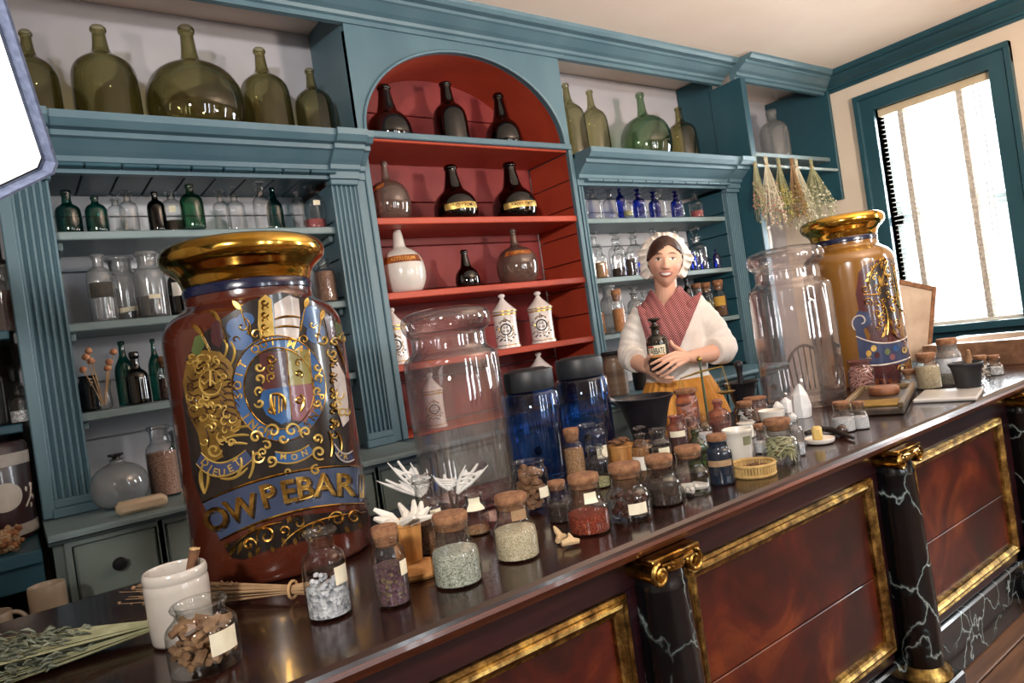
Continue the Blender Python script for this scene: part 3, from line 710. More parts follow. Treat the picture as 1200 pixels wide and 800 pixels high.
def on_shelf(row, spec, placed):
    """spec rows: (top px x, top px y, px width, ...): bottle whose axis top is seen there, standing on the row's shelf at its depth"""
    tx, ty, wpx = spec[:3]; Y0 = row['Y'] + (spec[9] if len(spec) > 9 else 0)
    for dy in (0, .02, -.02, .04, -.04, .06, -.06, .08, -.08, .1, .12):
        Y = Y0 + dy; p = ony(tx, ty, Y); r = wpx * depth(p) / F_PX / 2
        if Y + r < 3.2 and all(math.hypot(p[0] - q[0], Y - q[1]) > r + q[2] + .001 for q in placed): break
    placed.append((p[0], Y, r))
    return (p[0], Y, row['z'] + .0015), r, min(p[2], row.get('zmax', 9) - .004) - row['z'] - .0015
LAB = lambda z0=.25, z1=.42, ha=.55, off=0, mt=None, tilt=0: (z0, z1, ha, off, mt or PAPER, tilt)
def do_row(row, specs):
    placed = row.setdefault('placed', [])
    srt = sorted(range(len(specs)), key=lambda i: specs[i][0])
    for rank, i in enumerate(srt):
        s = specs[i]; _, _, _, prof, g, look = s[:6]; top = s[6] if len(s) > 6 else None; cont = s[7] if len(s) > 7 else None; lab = s[8] if len(s) > 8 else None
        pos, r, h = on_shelf(row, s, placed)
        if top in ('ball', 'disc') and prof == 'apoth':
            k = {'ball': 3.7, 'disc': 2.25}[top] * .33 * r; h = (h - k) / .98
        name = row.get('name', 'glass_bottle')
        text = s[10] if len(s) > 10 else None
        vessel(name, '%s, %s from left on %s' % (look, ORD[rank + 1], row['where']), row.get('cat', 'bottle'), pos, r, h, prof, G[g] if isinstance(g, str) else g, top, cont, lab, row['group'], row.get('seg', 24), None, None, text)

# ---- demijohns on the left cornice, the right cornice
do_row(dict(Y=2.985, z=2.31, where='the left cornice', group='demijohns on the left cornice', name='demijohn', cat='demijohn', seg=48), [
    (29, 36, 57, 'demijohn', 'olive', 'dark olive glass demijohn behind the softbox'), (114, 31, 71, 'demijohn', 'olive', 'broad-shouldered olive glass demijohn'),
    (217, 31, 109, 'globe', 'olive', 'very wide bulbous olive glass demijohn'), (303, 57, 57, 'demijohn', 'olive', 'medium olive green glass demijohn'),
    (362, 81, 45, 'demijohn', 'olive', 'small olive glass demijohn beside the blue cheek')])
do_row(dict(Y=2.985, z=2.31, where='the right cornice', group='demijohns on the right cornice', name='demijohn', cat='demijohn', seg=48), [
    (662, 98, 36, 'demijohn', 'olive2', 'half hidden pale olive demijohn'), (690, 106, 34, 'demijohn', 'olive2', 'slim yellow-olive glass demijohn'),
    (749, 109, 60, 'globe', 'sea', 'round sea-green glass demijohn'), (794, 126, 36, 'demijohn', 'olive', 'brown-olive demijohn in the corner')])
# ---- left shelves
R1 = dict(zmax=2.148, Y=2.925, z=1.935, where="left unit's top shelf", group="bottles on the left unit's top shelf")
do_row(R1, [
    (76, 223, 27, 'beer', 'dteal', 'dark green beer-shaped bottle'), (110, 230, 24, 'flask', 'dteal', 'dark teal medicine flask'),
    (133, 226, 20, 'apoth', 'clear', 'clear stoppered bottle', 'disc'), (147, 221, 20, 'apoth', 'clear', 'clear tall stoppered bottle', 'disc'),
    (180, 225, 20, 'flask', 'black', 'small black glass flask'), (199, 224, 24, 'apoth', 'clear', 'clear bottle with dark contents', None, (.28, 'dark'), LAB(.45, .6, .3)),
    (221, 216, 26, 'flask', 'green', 'bright green glass bottle'), (256, 222, 19, 'apoth', 'clear', 'clear slender stoppered bottle', 'disc'),
    (270, 206, 22, 'apoth', 'clear', 'clear ball-stoppered bottle', 'ball'), (303, 213, 21, 'apoth', 'clear', 'clear round-shouldered stoppered bottle', 'disc'),
    (318, 220, 19, 'wine', 'teal', 'teal glass bottle'), (346, 223, 16, 'flask', 'clear', 'narrow clear glass bottle'),
    (361, 205, 27, 'apoth', 'clear', 'large clear bottle with red contents', None, (.22, 'reds'), LAB(.5, .6, .3, .4))])
R2 = dict(zmax=1.870, Y=2.95, z=1.606, where="left unit's second shelf", group="bottles on the left unit's second shelf")
do_row(R2, [
    (112, 293, 29, 'apoth', 'dusty', 'dusty bottle with a dark label', None, None, (.34, .56, .9, 0, paint('dark_label', '2a2620', '3b352c', .8, 40, .05), 0)),
    (137, 289, 41, 'wideneck', 'dusty', 'large dusty bottle with a tilted paper label', None, (.22, 'dark'), LAB(.14, .21, .4, .1, None, .02)),
    (170, 295, 35, 'wideneck', 'dusty', 'dusty jar with dark seeds and small label', None, (.32, 'dark'), LAB(.27, .33, .35, .2)),
    (208, 305, 30, 'flask', 'black', 'black poison bottle with a white label', None, None, LAB(.34, .58, .8, .1, WHITEC)),
    (377, 303, 26, 'wideneck', 'clear', 'clear jar full of pinkish seeds', None, (.7, 'pinkseed'))])
R3 = dict(zmax=1.540, Y=2.95, z=1.286, where="left unit's third shelf", group="bottles on the left unit's third shelf")
do_row(R3, [
    (102, 440, 21, 'openjar', 'black', 'short black glass jar', None, None, None, .08),
    (139, 385, 22, 'wine', 'dteal', 'tall dark green wine bottle', None, None, None, .06), (156, 412, 25, 'beer', 'black', 'squat black bottle'),
    (178, 397, 17, 'wine', 'dteal', 'slim dark wine bottle', None, None, None, .06), (192, 417, 20, 'tallcork', 'clear', 'clear corked jar of leaves', 'cork', (.5, 'purple'), LAB(.3, .5, .5, .3, WHITEC))])
# ---- right shelves
Q1 = dict(zmax=2.148, Y=2.925, z=1.955, where="right unit's top shelf", group="bottles on the right unit's top shelf")
do_row(Q1, [
    (692, 217, 18, 'apoth', 'clear', 'clear bottle', 'disc'), (712, 219, 17, 'apoth', 'clear', 'clear square-shouldered bottle', 'disc'), (725, 221, 12, 'flask', 'blue', 'cobalt blue flask'),
    (734, 232, 11, 'flask', 'clear', 'tiny clear bottle', None, (.3, 'hay'), None, -.05), (746, 221, 15, 'apoth', 'blue', 'cobalt bottle with dark stopper', 'disc'), (751, 236, 11, 'flask', 'clear', 'tiny clear phial', None, None, None, -.05),
    (764, 221, 14, 'apoth', 'blue', 'blue stoppered bottle', 'disc', None, None, .05), (770, 222, 15, 'apoth', 'clear', 'clear bottle before a blue one', 'disc', None, None, -.02), (790, 222, 14, 'apoth', 'blue', 'deep blue stoppered bottle', 'disc', None, None, .03),
    (794, 231, 12, 'apoth', 'clear', 'small clear bottle', 'disc', None, None, -.05), (813, 224, 16, 'apoth', 'clear', 'clear bottle with pink contents', 'disc', (.3, 'reds'))])
Q2 = dict(zmax=1.920, Y=3.02, z=1.607, where="back of right unit's second shelf", group="tall bottles on the right unit's second shelf")
do_row(Q2, [(694, 271, 17, 'apoth', 'clear', 'tall clear stoppered bottle', 'disc'), (719, 272, 20, 'apoth', 'clear', 'tall clear bottle', 'disc'), (740, 270, 20, 'apoth', 'clear', 'broad clear bottle', 'disc', None, None, .05),
    (763, 267, 18, 'apoth', 'clear', "clear bottle above the woman's cap", 'ball'), (789, 264, 21, 'apoth', 'clear', 'clear ball-stoppered bottle', 'ball'), (813, 264, 23, 'apoth', 'clear', 'large clear stoppered bottle', 'ball', None, None, -.08)])
Q2b = dict(zmax=1.920, Y=2.925, z=1.607, placed=Q2['placed'], where="front of right unit's second shelf", group="small bottles on the right unit's second shelf")
do_row(Q2b, [(701, 286, 15, 'apoth', 'clear', 'small bottle of brown powder', 'disc', (.52, 'tan')), (721, 285, 17, 'apoth', 'clear', 'small bottle of dark leaves', 'disc', (.3, 'dark')), (736, 295, 16, 'wideneck', 'clear', 'short jar of dark seed', None, (.7, 'dark')),
    (750, 294, 9, 'flask', 'blue', 'tiny blue phial'), (811, 294, 11, 'flask', 'blue', 'small cobalt bottle'), (822, 292, 13, 'flask', 'blue', 'cobalt blue bottle'), (838, 292, 9, 'flask', 'blue', 'narrow blue phial')])
Q3 = dict(zmax=1.574, Y=2.95, z=1.28, where="right unit's third shelf", group="jars on the right unit's third shelf")
do_row(Q3, [(701, 350, 9, 'flask', 'clear', 'thin bottle of orange powder', None, (.6, 'orange')), (711, 331, 23, 'wideneck', 'dusty', 'grey dusty bottle'), (721, 339, 15, 'tallcork', 'clear', 'jar of tan roots', 'cork', (.55, 'orange'), None, -.05),
    (741, 336, 19, 'apoth', 'dusty', 'dark stoppered bottle', 'disc', (.4, 'dark')), (755, 341, 14, 'wideneck', 'clear', 'clear bottle by her shoulder', None, (.3, 'oats')),
    (803, 324, 13, 'flask', 'black', 'dark flask by her shoulder'), (815, 332, 15, 'tallcork', 'dusty', 'grey corked jar', 'cork', (.5, 'dark')), (826, 331, 15, 'tallcork', 'clear', 'corked jar of grey seed', 'cork', (.5, 'green')), (840, 328, 16, 'tallcork', 'clear', 'corked jar with a yellow label', 'cork', (.55, 'brown'), LAB(.3, .55, .8, 0, paint('yellow_label', 'b58a34', 'c9a048', .8, 30, 0)))])
# small squat glass jar in front on that shelf
vessel('glass_jar', 'tiny squat stoppered jar in front on the right third shelf', 'jar', (ony(718, 388, 2.9)[0], 2.905, 1.28), .022, .035, 'openjar', G['clear'], 'lid')

# ---- the red niche
TXT = paint('label_black', '17100c', '1f1610', .7, 10, 0); GLAB = gold_mat('gold_label', 'b99a5c', '8a6f3c', .45); OLAB = paint('orange_label', '6b2f14', 'a8612a', .5, 30, 0); OTX = paint('orange_letter', 'c98a3c', 'd9a050', .5, 20, 0)
N1 = dict(Y=3.02, z=2.36, where="the niche's top shelf", group="dark bottles in the niche's arch", seg=40)
do_row(N1, [(449, 100, 53, 'onion', 'black', 'squat black onion bottle'), (521, 97, 41, 'mallet', 'black', 'upright black mallet bottle'), (583, 110, 43, 'onion', 'black', 'small black onion bottle')])
N2 = dict(Y=2.98, z=1.967, where="the niche's second shelf", group="bottles on the niche's second shelf", seg=40)
WH = paint('white_painted_glass', 'c9c5bd', 'd6d2ca', .22, 5, .02, coat=.4)
do_row(N2, [(449, 189, 51, 'globe', 'brown', 'smoky brown globe bottle with tilted label', None, None, (.49, .56, .34, -.5, OLAB, .07), 0, ('VIN', OTX)),
    (527, 194, 52, 'onion', 'black', 'black onion bottle with gold scroll label', None, None, (.16, .27, .85, .35, GLAB, .02), 0, ('NO:YVOM', TXT)),
    (596, 191, 53, 'onion', 'black', 'tall-necked black onion bottle with gold label', None, None, (.16, .26, .85, .35, GLAB, .02), 0, ('RADIX:ORT', TXT))])
N3 = dict(Y=2.985, z=1.62, where="the niche's third shelf", group="bottles on the niche's third shelf", seg=40)
do_row(N3, [(465, 270, 54, 'ball', WH, 'white round bottle with brown scroll label', None, None, (.46, .57, 1.0, .1, OLAB, .0), 0, ('ASTRI:DUM', OTX)),
    (543, 293, 29, 'onion', 'black', 'little black onion bottle'),
    (600, 268, 50, 'globe', 'brown', 'smoky globe bottle with arched label', None, None, (.49, .57, .8, .2, OLAB, .0), 0, ('ASTUR', OTX))])
# porcelain drug jars
PORC = paint('white_porcelain', 'dcd4d0', 'e6dfda', .18, 6, 0, coat=.5); GILT = gold_mat('gilt_band', 'c0923a', '8a5f1c', .3); BLK = paint('painted_black', '14110f', '1d1814', .4, 9, 0); OCH = paint('painted_ochre', '8a6a20', 'b08c34', .4, 12, 0)
def drug_jar(px, py, wpx, z, Y, look):
    p = ony(px, py, Y); h = p[2] - z; r = wpx * depth(p) / F_PX / 2; pos = (p[0], Y, z); th = face_angle(pos)
    t = thing('drug_jar', look, 'jar', pos, 'porcelain drug jars in the niche')
    body = [(0, 0), (1.0, 0), (1.02, .02), (.96, .05), (.93, .07), (.93, .5), (.97, .6), (1.0, .635), (.98, .64)]
    obj('jar_body', lathe([(a * r, b * h) for a, b in body], 40), PORC, t)
    ld = obj('lid', lathe(smooth_prof([(0, .64 * h), (1.06 * r, .64 * h), (1.08 * r, .665 * h), (1.0 * r, .69 * h), (.72 * r, .75 * h), (.42 * r, .82 * h), (.24 * r, .875 * h), (.16 * r, .90 * h), (.16 * r, .91 * h), (0, .912 * h)], 1), 36), PORC, t)
    obj('finial', lathe(smooth_prof([(.12 * r, .90 * h), (.26 * r, .93 * h), (.3 * r, .955 * h), (.24 * r, .985 * h), (0, h)], 1), 20), PORC, ld)
    rf = lambda zz: .945 * r
    for z0, z1 in ((.05, .062), (.60, .625), (.655, .672)):
        rr = 1.0 * r if z0 > .5 else .97 * r; rr = 1.075 * r if z0 > .65 else rr
        obj('gilt_band', lathe([(rr, z0 * h), (rr + .001, z0 * h), (rr + .001, z1 * h), (rr, z1 * h)], 40), GILT, t)
    zc, R_ = .34 * h, .94 * r
    def mp(x, y, off=.0015): a = th + x / R_; q = R_ + off; return (q * math.cos(a), q * math.sin(a), zc + y)
    ring = [mp(.42 * r * math.cos(a), .42 * r * math.sin(a)) for a in np.linspace(0, 2 * PI, 33)]
    obj('wreath_ring', tube(ring, .05 * r, 6, False), BLK, t)
    gs = [tube([mp(x, y) for x, y in [(q[0] * r, q[1] * r) for q in ln]], [.035 * r] * len(ln), 5) for ln in (
        [(-.45, .5), (-.2, .75), (0, .62), (.2, .75), (.45, .5)], [(-.5, -.4), (-.3, -.62), (0, -.55), (.3, -.62), (.5, -.4)], [(-.1, .62), (0, .95), (.1, .62)], [(-.62, .2), (-.5, 0), (-.62, -.2)], [(.62, .2), (.5, 0), (.62, -.2)])]
    obj('gilt_scrolls', join(*gs), GILT, t)
    gs = []
    for x, y in ((-.75, .3), (-.85, .1), (-.7, -.5), (-.9, -.6), (-.45, -.75), (-.2, -.85), (.1, -.85), (.5, -.7), (.75, -.5), (-.6, -.85), (.3, -.95)):
        gs.append(blob(mp(x * r, y * r, 0), .10 * r, 1, .3, (1, 1, .6)))
    obj('leaf_spray', join(*gs), BLK, t)
    gs = [blob(mp(x * r, y * r, 0), .07 * r, 1, .2, (1, 1, .8)) for x, y in ((-.4, .62), (.4, .62), (0, -.7), (.62, -.35), (.1, .8))]
    obj('painted_fruit', join(*gs), OCH, t)
    for s, dy in (('R:R', .14), ('RUBI', -.14)):
        V, Fc = text_geo(s, .26 * r); obj('lettering', ([mp(x, y + dy * r, .002) for x, y, _ in V], Fc), BLK, t, smooth=False)
drug_jar(458, 360, 28, 1.2885, 2.94, 'white porcelain drug jar at the left end of the niche')
drug_jar(587, 344, 29, 1.2885, 2.94, 'white lidded porcelain drug jar, left of the pair on the niche shelf')
drug_jar(629, 341, 29, 1.2885, 2.94, 'white lidded porcelain drug jar, right of the pair on the niche shelf')
drug_jar(630, 412, 28, .959, 2.97, 'porcelain drug jar on the niche floor showing its lid')
drug_jar(503, 436, 25, .959, 2.97, 'porcelain drug jar seen through the big clear jar')

# ---- ledge of the left base cabinet
t = thing('glass_globe', 'big milky grey glass globe with a stopper on the left ledge', 'bottle', tuple(ony(137, 545, 2.78)[:2]) + (.947,))
R_ = 64 * depth(ony(137, 545, 2.78)) / F_PX / 2
obj('globe_body', lathe(smooth_prof([(0, .01), (.5 * R_, 0), (.85 * R_, .2 * R_), (1 * R_, .75 * R_), (.9 * R_, 1.2 * R_), (.6 * R_, 1.5 * R_), (.22 * R_, 1.62 * R_), (.2 * R_, 1.72 * R_), (.27 * R_, 1.75 * R_)], 2), 40), G['wgrey'], t)
obj('stopper', lathe([(0, 1.7 * R_), (.16 * R_, 1.72 * R_), (.12 * R_, 1.82 * R_), (.26 * R_, 1.88 * R_), (.26 * R_, 1.95 * R_), (0, 1.97 * R_)], 24), G['black'], t)
def ledge_jar(px, pyb, pyt, wpx, label, **kw):
    Y = kw.pop('Y'); zl = kw.pop('z', .947); p = ony(px, pyt, Y); return vessel('glass_jar', label, 'jar', (p[0], Y, zl), wpx * depth(p) / F_PX / 2, p[2] - zl, kw.pop('prof', 'wideneck'), kw.pop('mat', G['clear']), **kw)
ledge_jar(184, 570, 498, 34, 'glass jar of pinkish brown seeds on the left ledge', Y=2.80, cont=(.62, 'pinkseed'))
ledge_jar(207, 560, 503, 26, 'empty glass jar half hidden behind the brown jar', Y=2.9, mat=G['dusty'])
p = ony(160, 585, 2.6); o = wobj('soap_bar', shift(cbox(-.075, .075, -.03, .03, 0, .042, .012), (p[0] + .01, 2.575, .947)), paint('ivory_soap', 'cbb79a', 'd8c6aa', .5, 10, .05), None); tag(o, 'long ivory bar of soap on the left ledge', 'soap')
# behind the woman: pottery jars on the right ledge
ledge_jar(718, 450, 415, 27, 'brown and grey pottery jar behind the woman', Y=2.72, mat=paint('brown_pottery', '5a4234', '8a7460', .35, 3, .05, coat=.3, stretch=(.3, .3, 4)), prof='openjar', top='lid', topmat=BLACKI)
ledge_jar(748, 430, 412, 22, 'dark jar with a gold band behind the woman', Y=2.74, mat=DARKW, prof='openjar', lab=(.5, .62, 1.2, 0, GLAB, 0))
# vase of dried poppy heads
p = ony(118, 455, 2.97); t = thing('flower_vase', 'small glass vase of dried orange seed heads on the left shelf', 'vase', (p[0], 2.93, 1.287))
VH = ony(118, 448, 2.93)[2] - 1.287
obj('vase_body', lathe(smooth_prof([(0, .004), (.026, 0), (.03, .02), (.026, VH * .7), (.032, VH)], 1), 24), G['clear'], t)
DRY = paint('dried_stem', 'b08a5c', 'c9a678', .8, 40, .1); POD = paint('dried_pod', 'b06a44', 'd09a74', .8, 60, .3)
for a, b in ((100, 418), (97, 433), (104, 411), (107, 423), (133, 412), (128, 424), (126, 431)):
    q = np.array(ony(a, b, 2.92)) - np.array([p[0], 2.93, 1.287]); mid = q * .5 + np.array([0, 0, .01])
    obj('stem', tube([(q[0] * .1, 0, .02), tuple(mid), tuple(q)], [.0022, .002, .0015], 5), DRY, t)
    obj('seed_head', blob(tuple(q), .0125, 2, .12), POD, t)
# dark shelves at the far left
DL = 'the shadowed left-edge shelves'
pp = ony(14, 400, 3.0); vessel('glass_jar', 'large dim glass jar on the shadowed left-edge shelf', 'jar', (-.10, 3.02, 1.287), .09, min(.26, pp[2] - 1.287), 'wideneck', G['dusty'])
pp = ony(20, 455, 2.9); vessel('glass_bottle', 'tiny clear bottle before the dim jar at left edge', 'bottle', (pp[0], 2.89, 1.287), .03, pp[2] - 1.287, 'apoth', G['clear'], 'disc', (.35, 'salt'))
pp = ony(-2, 300, 3.0); vessel('glass_bottle', 'reddish brown filled bottle at the left edge of the photo', 'bottle', (pp[0], 2.98, 1.602), .05, .24, 'wideneck', G['dusty'], None, (.6, 'red'))
t = thing('painted_drum', 'dark brown painted tin drum with a cream oval and leaf at left edge', 'drum', (-.125, 2.87, .9165))
DB = paint('dark_brown_tin', '22110f', '33191a', .35, 6, .02, coat=.3)
obj('drum_body', lathe([(0, 0), (.15, 0), (.155, .01), (.155, .30), (.145, .315), (0, .32)], 40), DB, t)
for z0, z1 in ((.015, .05), (.24, .28)): obj('cream_band', lathe([(.1555, z0), (.157, z0), (.157, z1), (.1555, z1)], 40), paint('cream_band', '8d857c', 'a09890', .5, 20, 0), t)
def dm(x, z, off=.002): a = -PI / 2 + .52 + x / .155; return ((.155 + off) * math.cos(a), (.155 + off) * math.sin(a), z)
CRM = paint('cream_oval', 'a89f92', 'b5ac9f', .5, 20, 0)
V = [dm(0, .145)] + [dm(.06 * q * math.cos(a), .145 + .045 * q * math.sin(a)) for q in (.25, .5, .75, 1) for a in np.linspace(0, 2 * PI, 32, endpoint=False)]
obj('oval', (V, [(0, 1 + i, 1 + (i + 1) % 32) for i in range(32)] + [(1 + 32 * j + i, 1 + 32 * j + (i + 1) % 32, 33 + 32 * j + (i + 1) % 32, 33 + 32 * j + i) for j in range(3) for i in range(32)]), CRM, t, smooth=False)
obj('leaf_ornament', join(tube([dm(.07, .10), dm(.10, .13), dm(.115, .17)], .003, 5), *[blob(dm(x, z, 0), .008, 1, .1, (.6, .6, 1.2)) for x, z in ((.082, .155), (.112, .165), (.118, .125), (.098, .10))]), CRM, t)

# ================================================================== great specie jars
KT = KZ + .0012
def cyl_hit(px, py, c, R):
    d = ray(px, py); a = d[0] ** 2 + d[1] ** 2; b = -2 * (d[0] * c[0] + d[1] * c[1]); q = c[0] ** 2 + c[1] ** 2 - R * R
    disc = b * b - 4 * a * q
    t = (-b - math.sqrt(max(0, disc))) / (2 * a); p = CAM + d * t
    q = R / math.hypot(p[0] - c[0], p[1] - c[1])
    return ((p[0] - c[0]) * q, (p[1] - c[1]) * q, max(.004, p[2] - KT))
class Decal:
    """painted ornament laid on a turned jar; outlines are drawn in the photograph's frame and cast onto the jar wall"""
    def __init__(s, root, c, R): s.root, s.c, s.R = root, c, R
    def mp(s, p, off): return cyl_hit(p[0], p[1], s.c, s.R + off)
    def fill(s, name, polys, mat, off=.0006, label=None):
        gs = []
        for pts in polys:
            bm = bmesh.new(); vs = [bm.verts.new((x, y, 0)) for x, y in pts]; bm.faces.new(vs)
            bmesh.ops.triangulate(bm, faces=bm.faces[:])
            for _ in range(6):
                lg = [e for e in bm.edges if e.calc_length() > 9]
                if not lg: break
                bmesh.ops.subdivide_edges(bm, edges=lg, cuts=1); bmesh.ops.triangulate(bm, faces=bm.faces[:])
            bm.verts.index_update()
            gs.append(([s.mp((v.co.x, v.co.y), off) for v in bm.verts], [tuple(v.index for v in f.verts) for f in bm.faces])); bm.free()
        return obj(name, join(*gs), mat, s.root, label=label, kind='stuff' if len(polys) > 1 and name != 'garter' else None)
    def strokes(s, name, lines, mat, wpx=1.2, off=.001, label=None):
        k = depth((s.c[0], s.c[1], KZ)) / F_PX; gs = []
        for ln in lines:
            w_ = wpx
            if isinstance(ln, tuple) and len(ln) == 2 and isinstance(ln[1], (int, float)): ln, w_ = ln
            n = len(ln); rad = [w_ * k * (.55 + .45 * math.sin(PI * (i + .5) / n)) for i in range(n)]
            gs.append(tube([s.mp(p, off) for p in ln], rad, 5))
        return obj(name, join(*gs), mat, s.root, label=label, kind='stuff' if len(list(lines)) > 1 else None)
    def letters(s, name, seq, size, mat, off=.0022, bold=.02):
        """seq of (char, px, py, angle)"""
        gs = []
        for ch, x, y, a in seq:
            V, Fc = text_geo(ch, size, 0, bold); ca, sa = math.cos(a), math.sin(a)
            gs.append(([s.mp((x + vx * ca + vy * sa, y + vx * sa - vy * ca), off) for vx, vy, _ in V], Fc))
        return obj(name, join(*gs), mat, s.root, smooth=False, kind='stuff')
def curl(cx, cy, r, turns, sg, start=0, n=22): return [(cx + r * (1 - .85 * i / n) * math.cos(start + sg * 2 * PI * turns * i / n), cy + r * (1 - .85 * i / n) * math.sin(start + sg * 2 * PI * turns * i / n)) for i in range(n + 1)]
def bez(a, b, c, n=12): return [((1 - t) ** 2 * a[0] + 2 * t * (1 - t) * b[0] + t * t * c[0], (1 - t) ** 2 * a[1] + 2 * t * (1 - t) * b[1] + t * t * c[1]) for t in np.linspace(0, 1, n)]
def ell(cx, cy, rx, ry, a0=0, a1=2 * PI, n=28, tilt=0.0):
    o = []
    for i in range(n):
        t = a0 + (a1 - a0) * i / (n if abs(a1 - a0) > 6.28 else n - 1); x, y = rx * math.cos(t), ry * math.sin(t)
        o.append((cx + x * math.cos(tilt) - y * math.sin(tilt), cy + x * math.sin(tilt) + y * math.cos(tilt)))
    return o
def leaf(x0, y0, x1, y1, w_, n=6):
    dx, dy = x1 - x0, y1 - y0; L = math.hypot(dx, dy); nx, ny = -dy / L, dx / L; a, b = [], []
    for i in range(n + 1):
        t = i / n; q = w_ * math.sin(PI * min(1, t * 1.05)) * (1 - .25 * t); a.append((x0 + dx * t + nx * q, y0 + dy * t + ny * q)); b.append((x0 + dx * t - nx * q, y0 + dy * t - ny * q))
    return a + b[::-1][1:-1]
def specie_jar(c, R, H, body, label):
    t = thing('specie_jar', label, 'jar', (c[0], c[1], KT))
    s = H / .765
    obj('jar_body', lathe(smooth_prof([(0, .004), (R * .93, 0), (R * .985, .006), (R, .02), (R, .2 * s), (R, .53 * s), (R * .985, .565 * s), (R * .9, .595 * s), (R * .74, .615 * s), (R * .705, .625 * s), (R * .70, .672 * s)], 2), 96), body, t, angle=None)
    obj('neck_band', lathe([(R * .70, .64 * s), (R * .715, .643 * s), (R * .72, .658 * s), (R * .705, .664 * s), (R * .70, .664 * s)], 72), paint('navy_band', '10142c', '171c38', .2, 9, 0, coat=.5), t)
    obj('gilt_rim', lathe(smooth_prof([(R * .70, .662 * s), (R * .715, .668 * s), (R * .74, .688 * s), (R * .80, .70 * s), (R * .89, .715 * s), (R * .925, .733 * s), (R * .90, .752 * s), (R * .82, .764 * s), (R * .72, .765 * s), (R * .66, .75 * s), (R * .64, .68 * s)], 2), 96), GOLDS, t, angle=None)
    return t
BROWNJ = paint('chestnut_glaze', '3f180c', '4c1f13', .2, 3, .0, coat=1.0)
OCHJ = paint('ochre_glaze', '694616', '78531f', .2, 3, .0, coat=1.0)
LBLUE = paint('enamel_blue', '143c68', '1f5084', .3, 14, 0, coat=.5); NBLUE = paint('enamel_navy', '232b4a', '35405f', .25, 6, 0, coat=.6); BLKE = paint('enamel_black', '100c0c', '1b1412', .25, 8, 0, coat=.6)
MRED = paint('enamel_maroon', '341416', '4c2022', .25, 8, 0, coat=.6); GRN = paint('enamel_green', '3c4a26', '536036', .3, 10, 0, coat=.5); SILV = paint('enamel_silver', '9c928c', 'c4bab2', .3, 20, 0, coat=.5); OLV = paint('enamel_olive', '6c6330', '8a8040', .3, 10, 0, coat=.5)
MAUV = paint('enamel_mauve', '6a3c44', '7d4c52', .3, 10, 0, coat=.5); BANR = paint('banner_blue_grey', '26314a', '3c4962', .25, 3, 0, coat=.8); LION = paint('lion_gold', 'a3813a', 'c9a95e', .35, 18, .1, metal=.55); DKB = paint('outline_brown', '2a150c', '371d10', .35, 10, 0)
bc = onz(337, 653, KZ); BR_ = .206
J1 = specie_jar((bc[0], bc[1]), BR_, .765, BROWNJ, 'huge chestnut brown jar with gilt rim and painted coat of arms')
J1.name = 'specie_jar'
d1 = Decal(J1, (bc[0], bc[1]), BR_)
d1.fill('dark_ground', [[(214, 470), (218, 420), (236, 392), (262, 372), (292, 352), (330, 342), (366, 352), (388, 372), (402, 400), (408, 470), (410, 545), (360, 549), (300, 563), (236, 588), (226, 560)]], BLKE, .0004)
# banner
bt = bez((237, 589), (330, 543), (428, 546), 24); bb = bez((258, 633), (340, 588), (433, 590), 24)
d1.fill('banner', [bt + bb[::-1]], BANR, .0008)
d1.strokes('banner_border', [bt, bb], GOLD, 1.5, .0012)
LT = [('O', 253, 609, -.32), ('W', 283, 597, -.30), ('P', 314, 582, -.24), ('E', 338, 577, -.2), ('B', 357, 573, -.14), ('A', 380, 569, -.08), ('R', 404, 569, -.03), ('I', 424, 571, 0)]
d1.letters('letter_shadow', [(c, x + 2.6, y + 1.6, a) for c, x, y, a in LT], 38, BLKE, .0013, .03)
d1.letters('lettering', LT, 37, GOLD, .0024, .025)
# acanthus under the banner
d1.fill('scroll_ground', [[(262, 640), (300, 620), (345, 604), (430, 596), (432, 612), (415, 622), (380, 628), (345, 636), (310, 646), (285, 656), (272, 654)]], BLKE, .0009)
ac = [(curl(312, 628, 12, 1.3, 1, 2.6), 1.7), (curl(292, 638, 9, 1.2, -1, .5), 1.5), (curl(350, 612, 9, 1.3, 1, 3), 1.5), (curl(372, 618, 9, 1.3, -1, 0), 1.5), (curl(395, 608, 10, 1.4, 1, 3), 1.6), (curl(415, 606, 9, 1.3, -1, 0), 1.5), (curl(333, 622, 7, 1.1, -1, 1), 1.4), (curl(355, 626, 6, 1.1, 1, 2), 1.3),
      (bez((270, 645), (290, 618), (330, 612)), 1.4), (bez((330, 640), (352, 606), (428, 600)), 1.3)]
d1.strokes('gilt_scrolls', ac, GOLD, 1.5, .0016)
d1.fill('gilt_leaves', [leaf(x, y, x + dx, y + dy, 3) for x, y, dx, dy in ((276, 640, -8, 12), (284, 634, -6, 16), (292, 646, 2, 9), (304, 640, -4, 11), (318, 640, 3, 8), (330, 630, 6, 8), (345, 630, 2, 9), (362, 628, 4, 8), (383, 624, 5, 8), (405, 616, 5, 9), (420, 612, 5, 8), (300, 616, -10, 5), (340, 604, -3, 9), (268, 636, -5, 6))], GOLD, .0018)
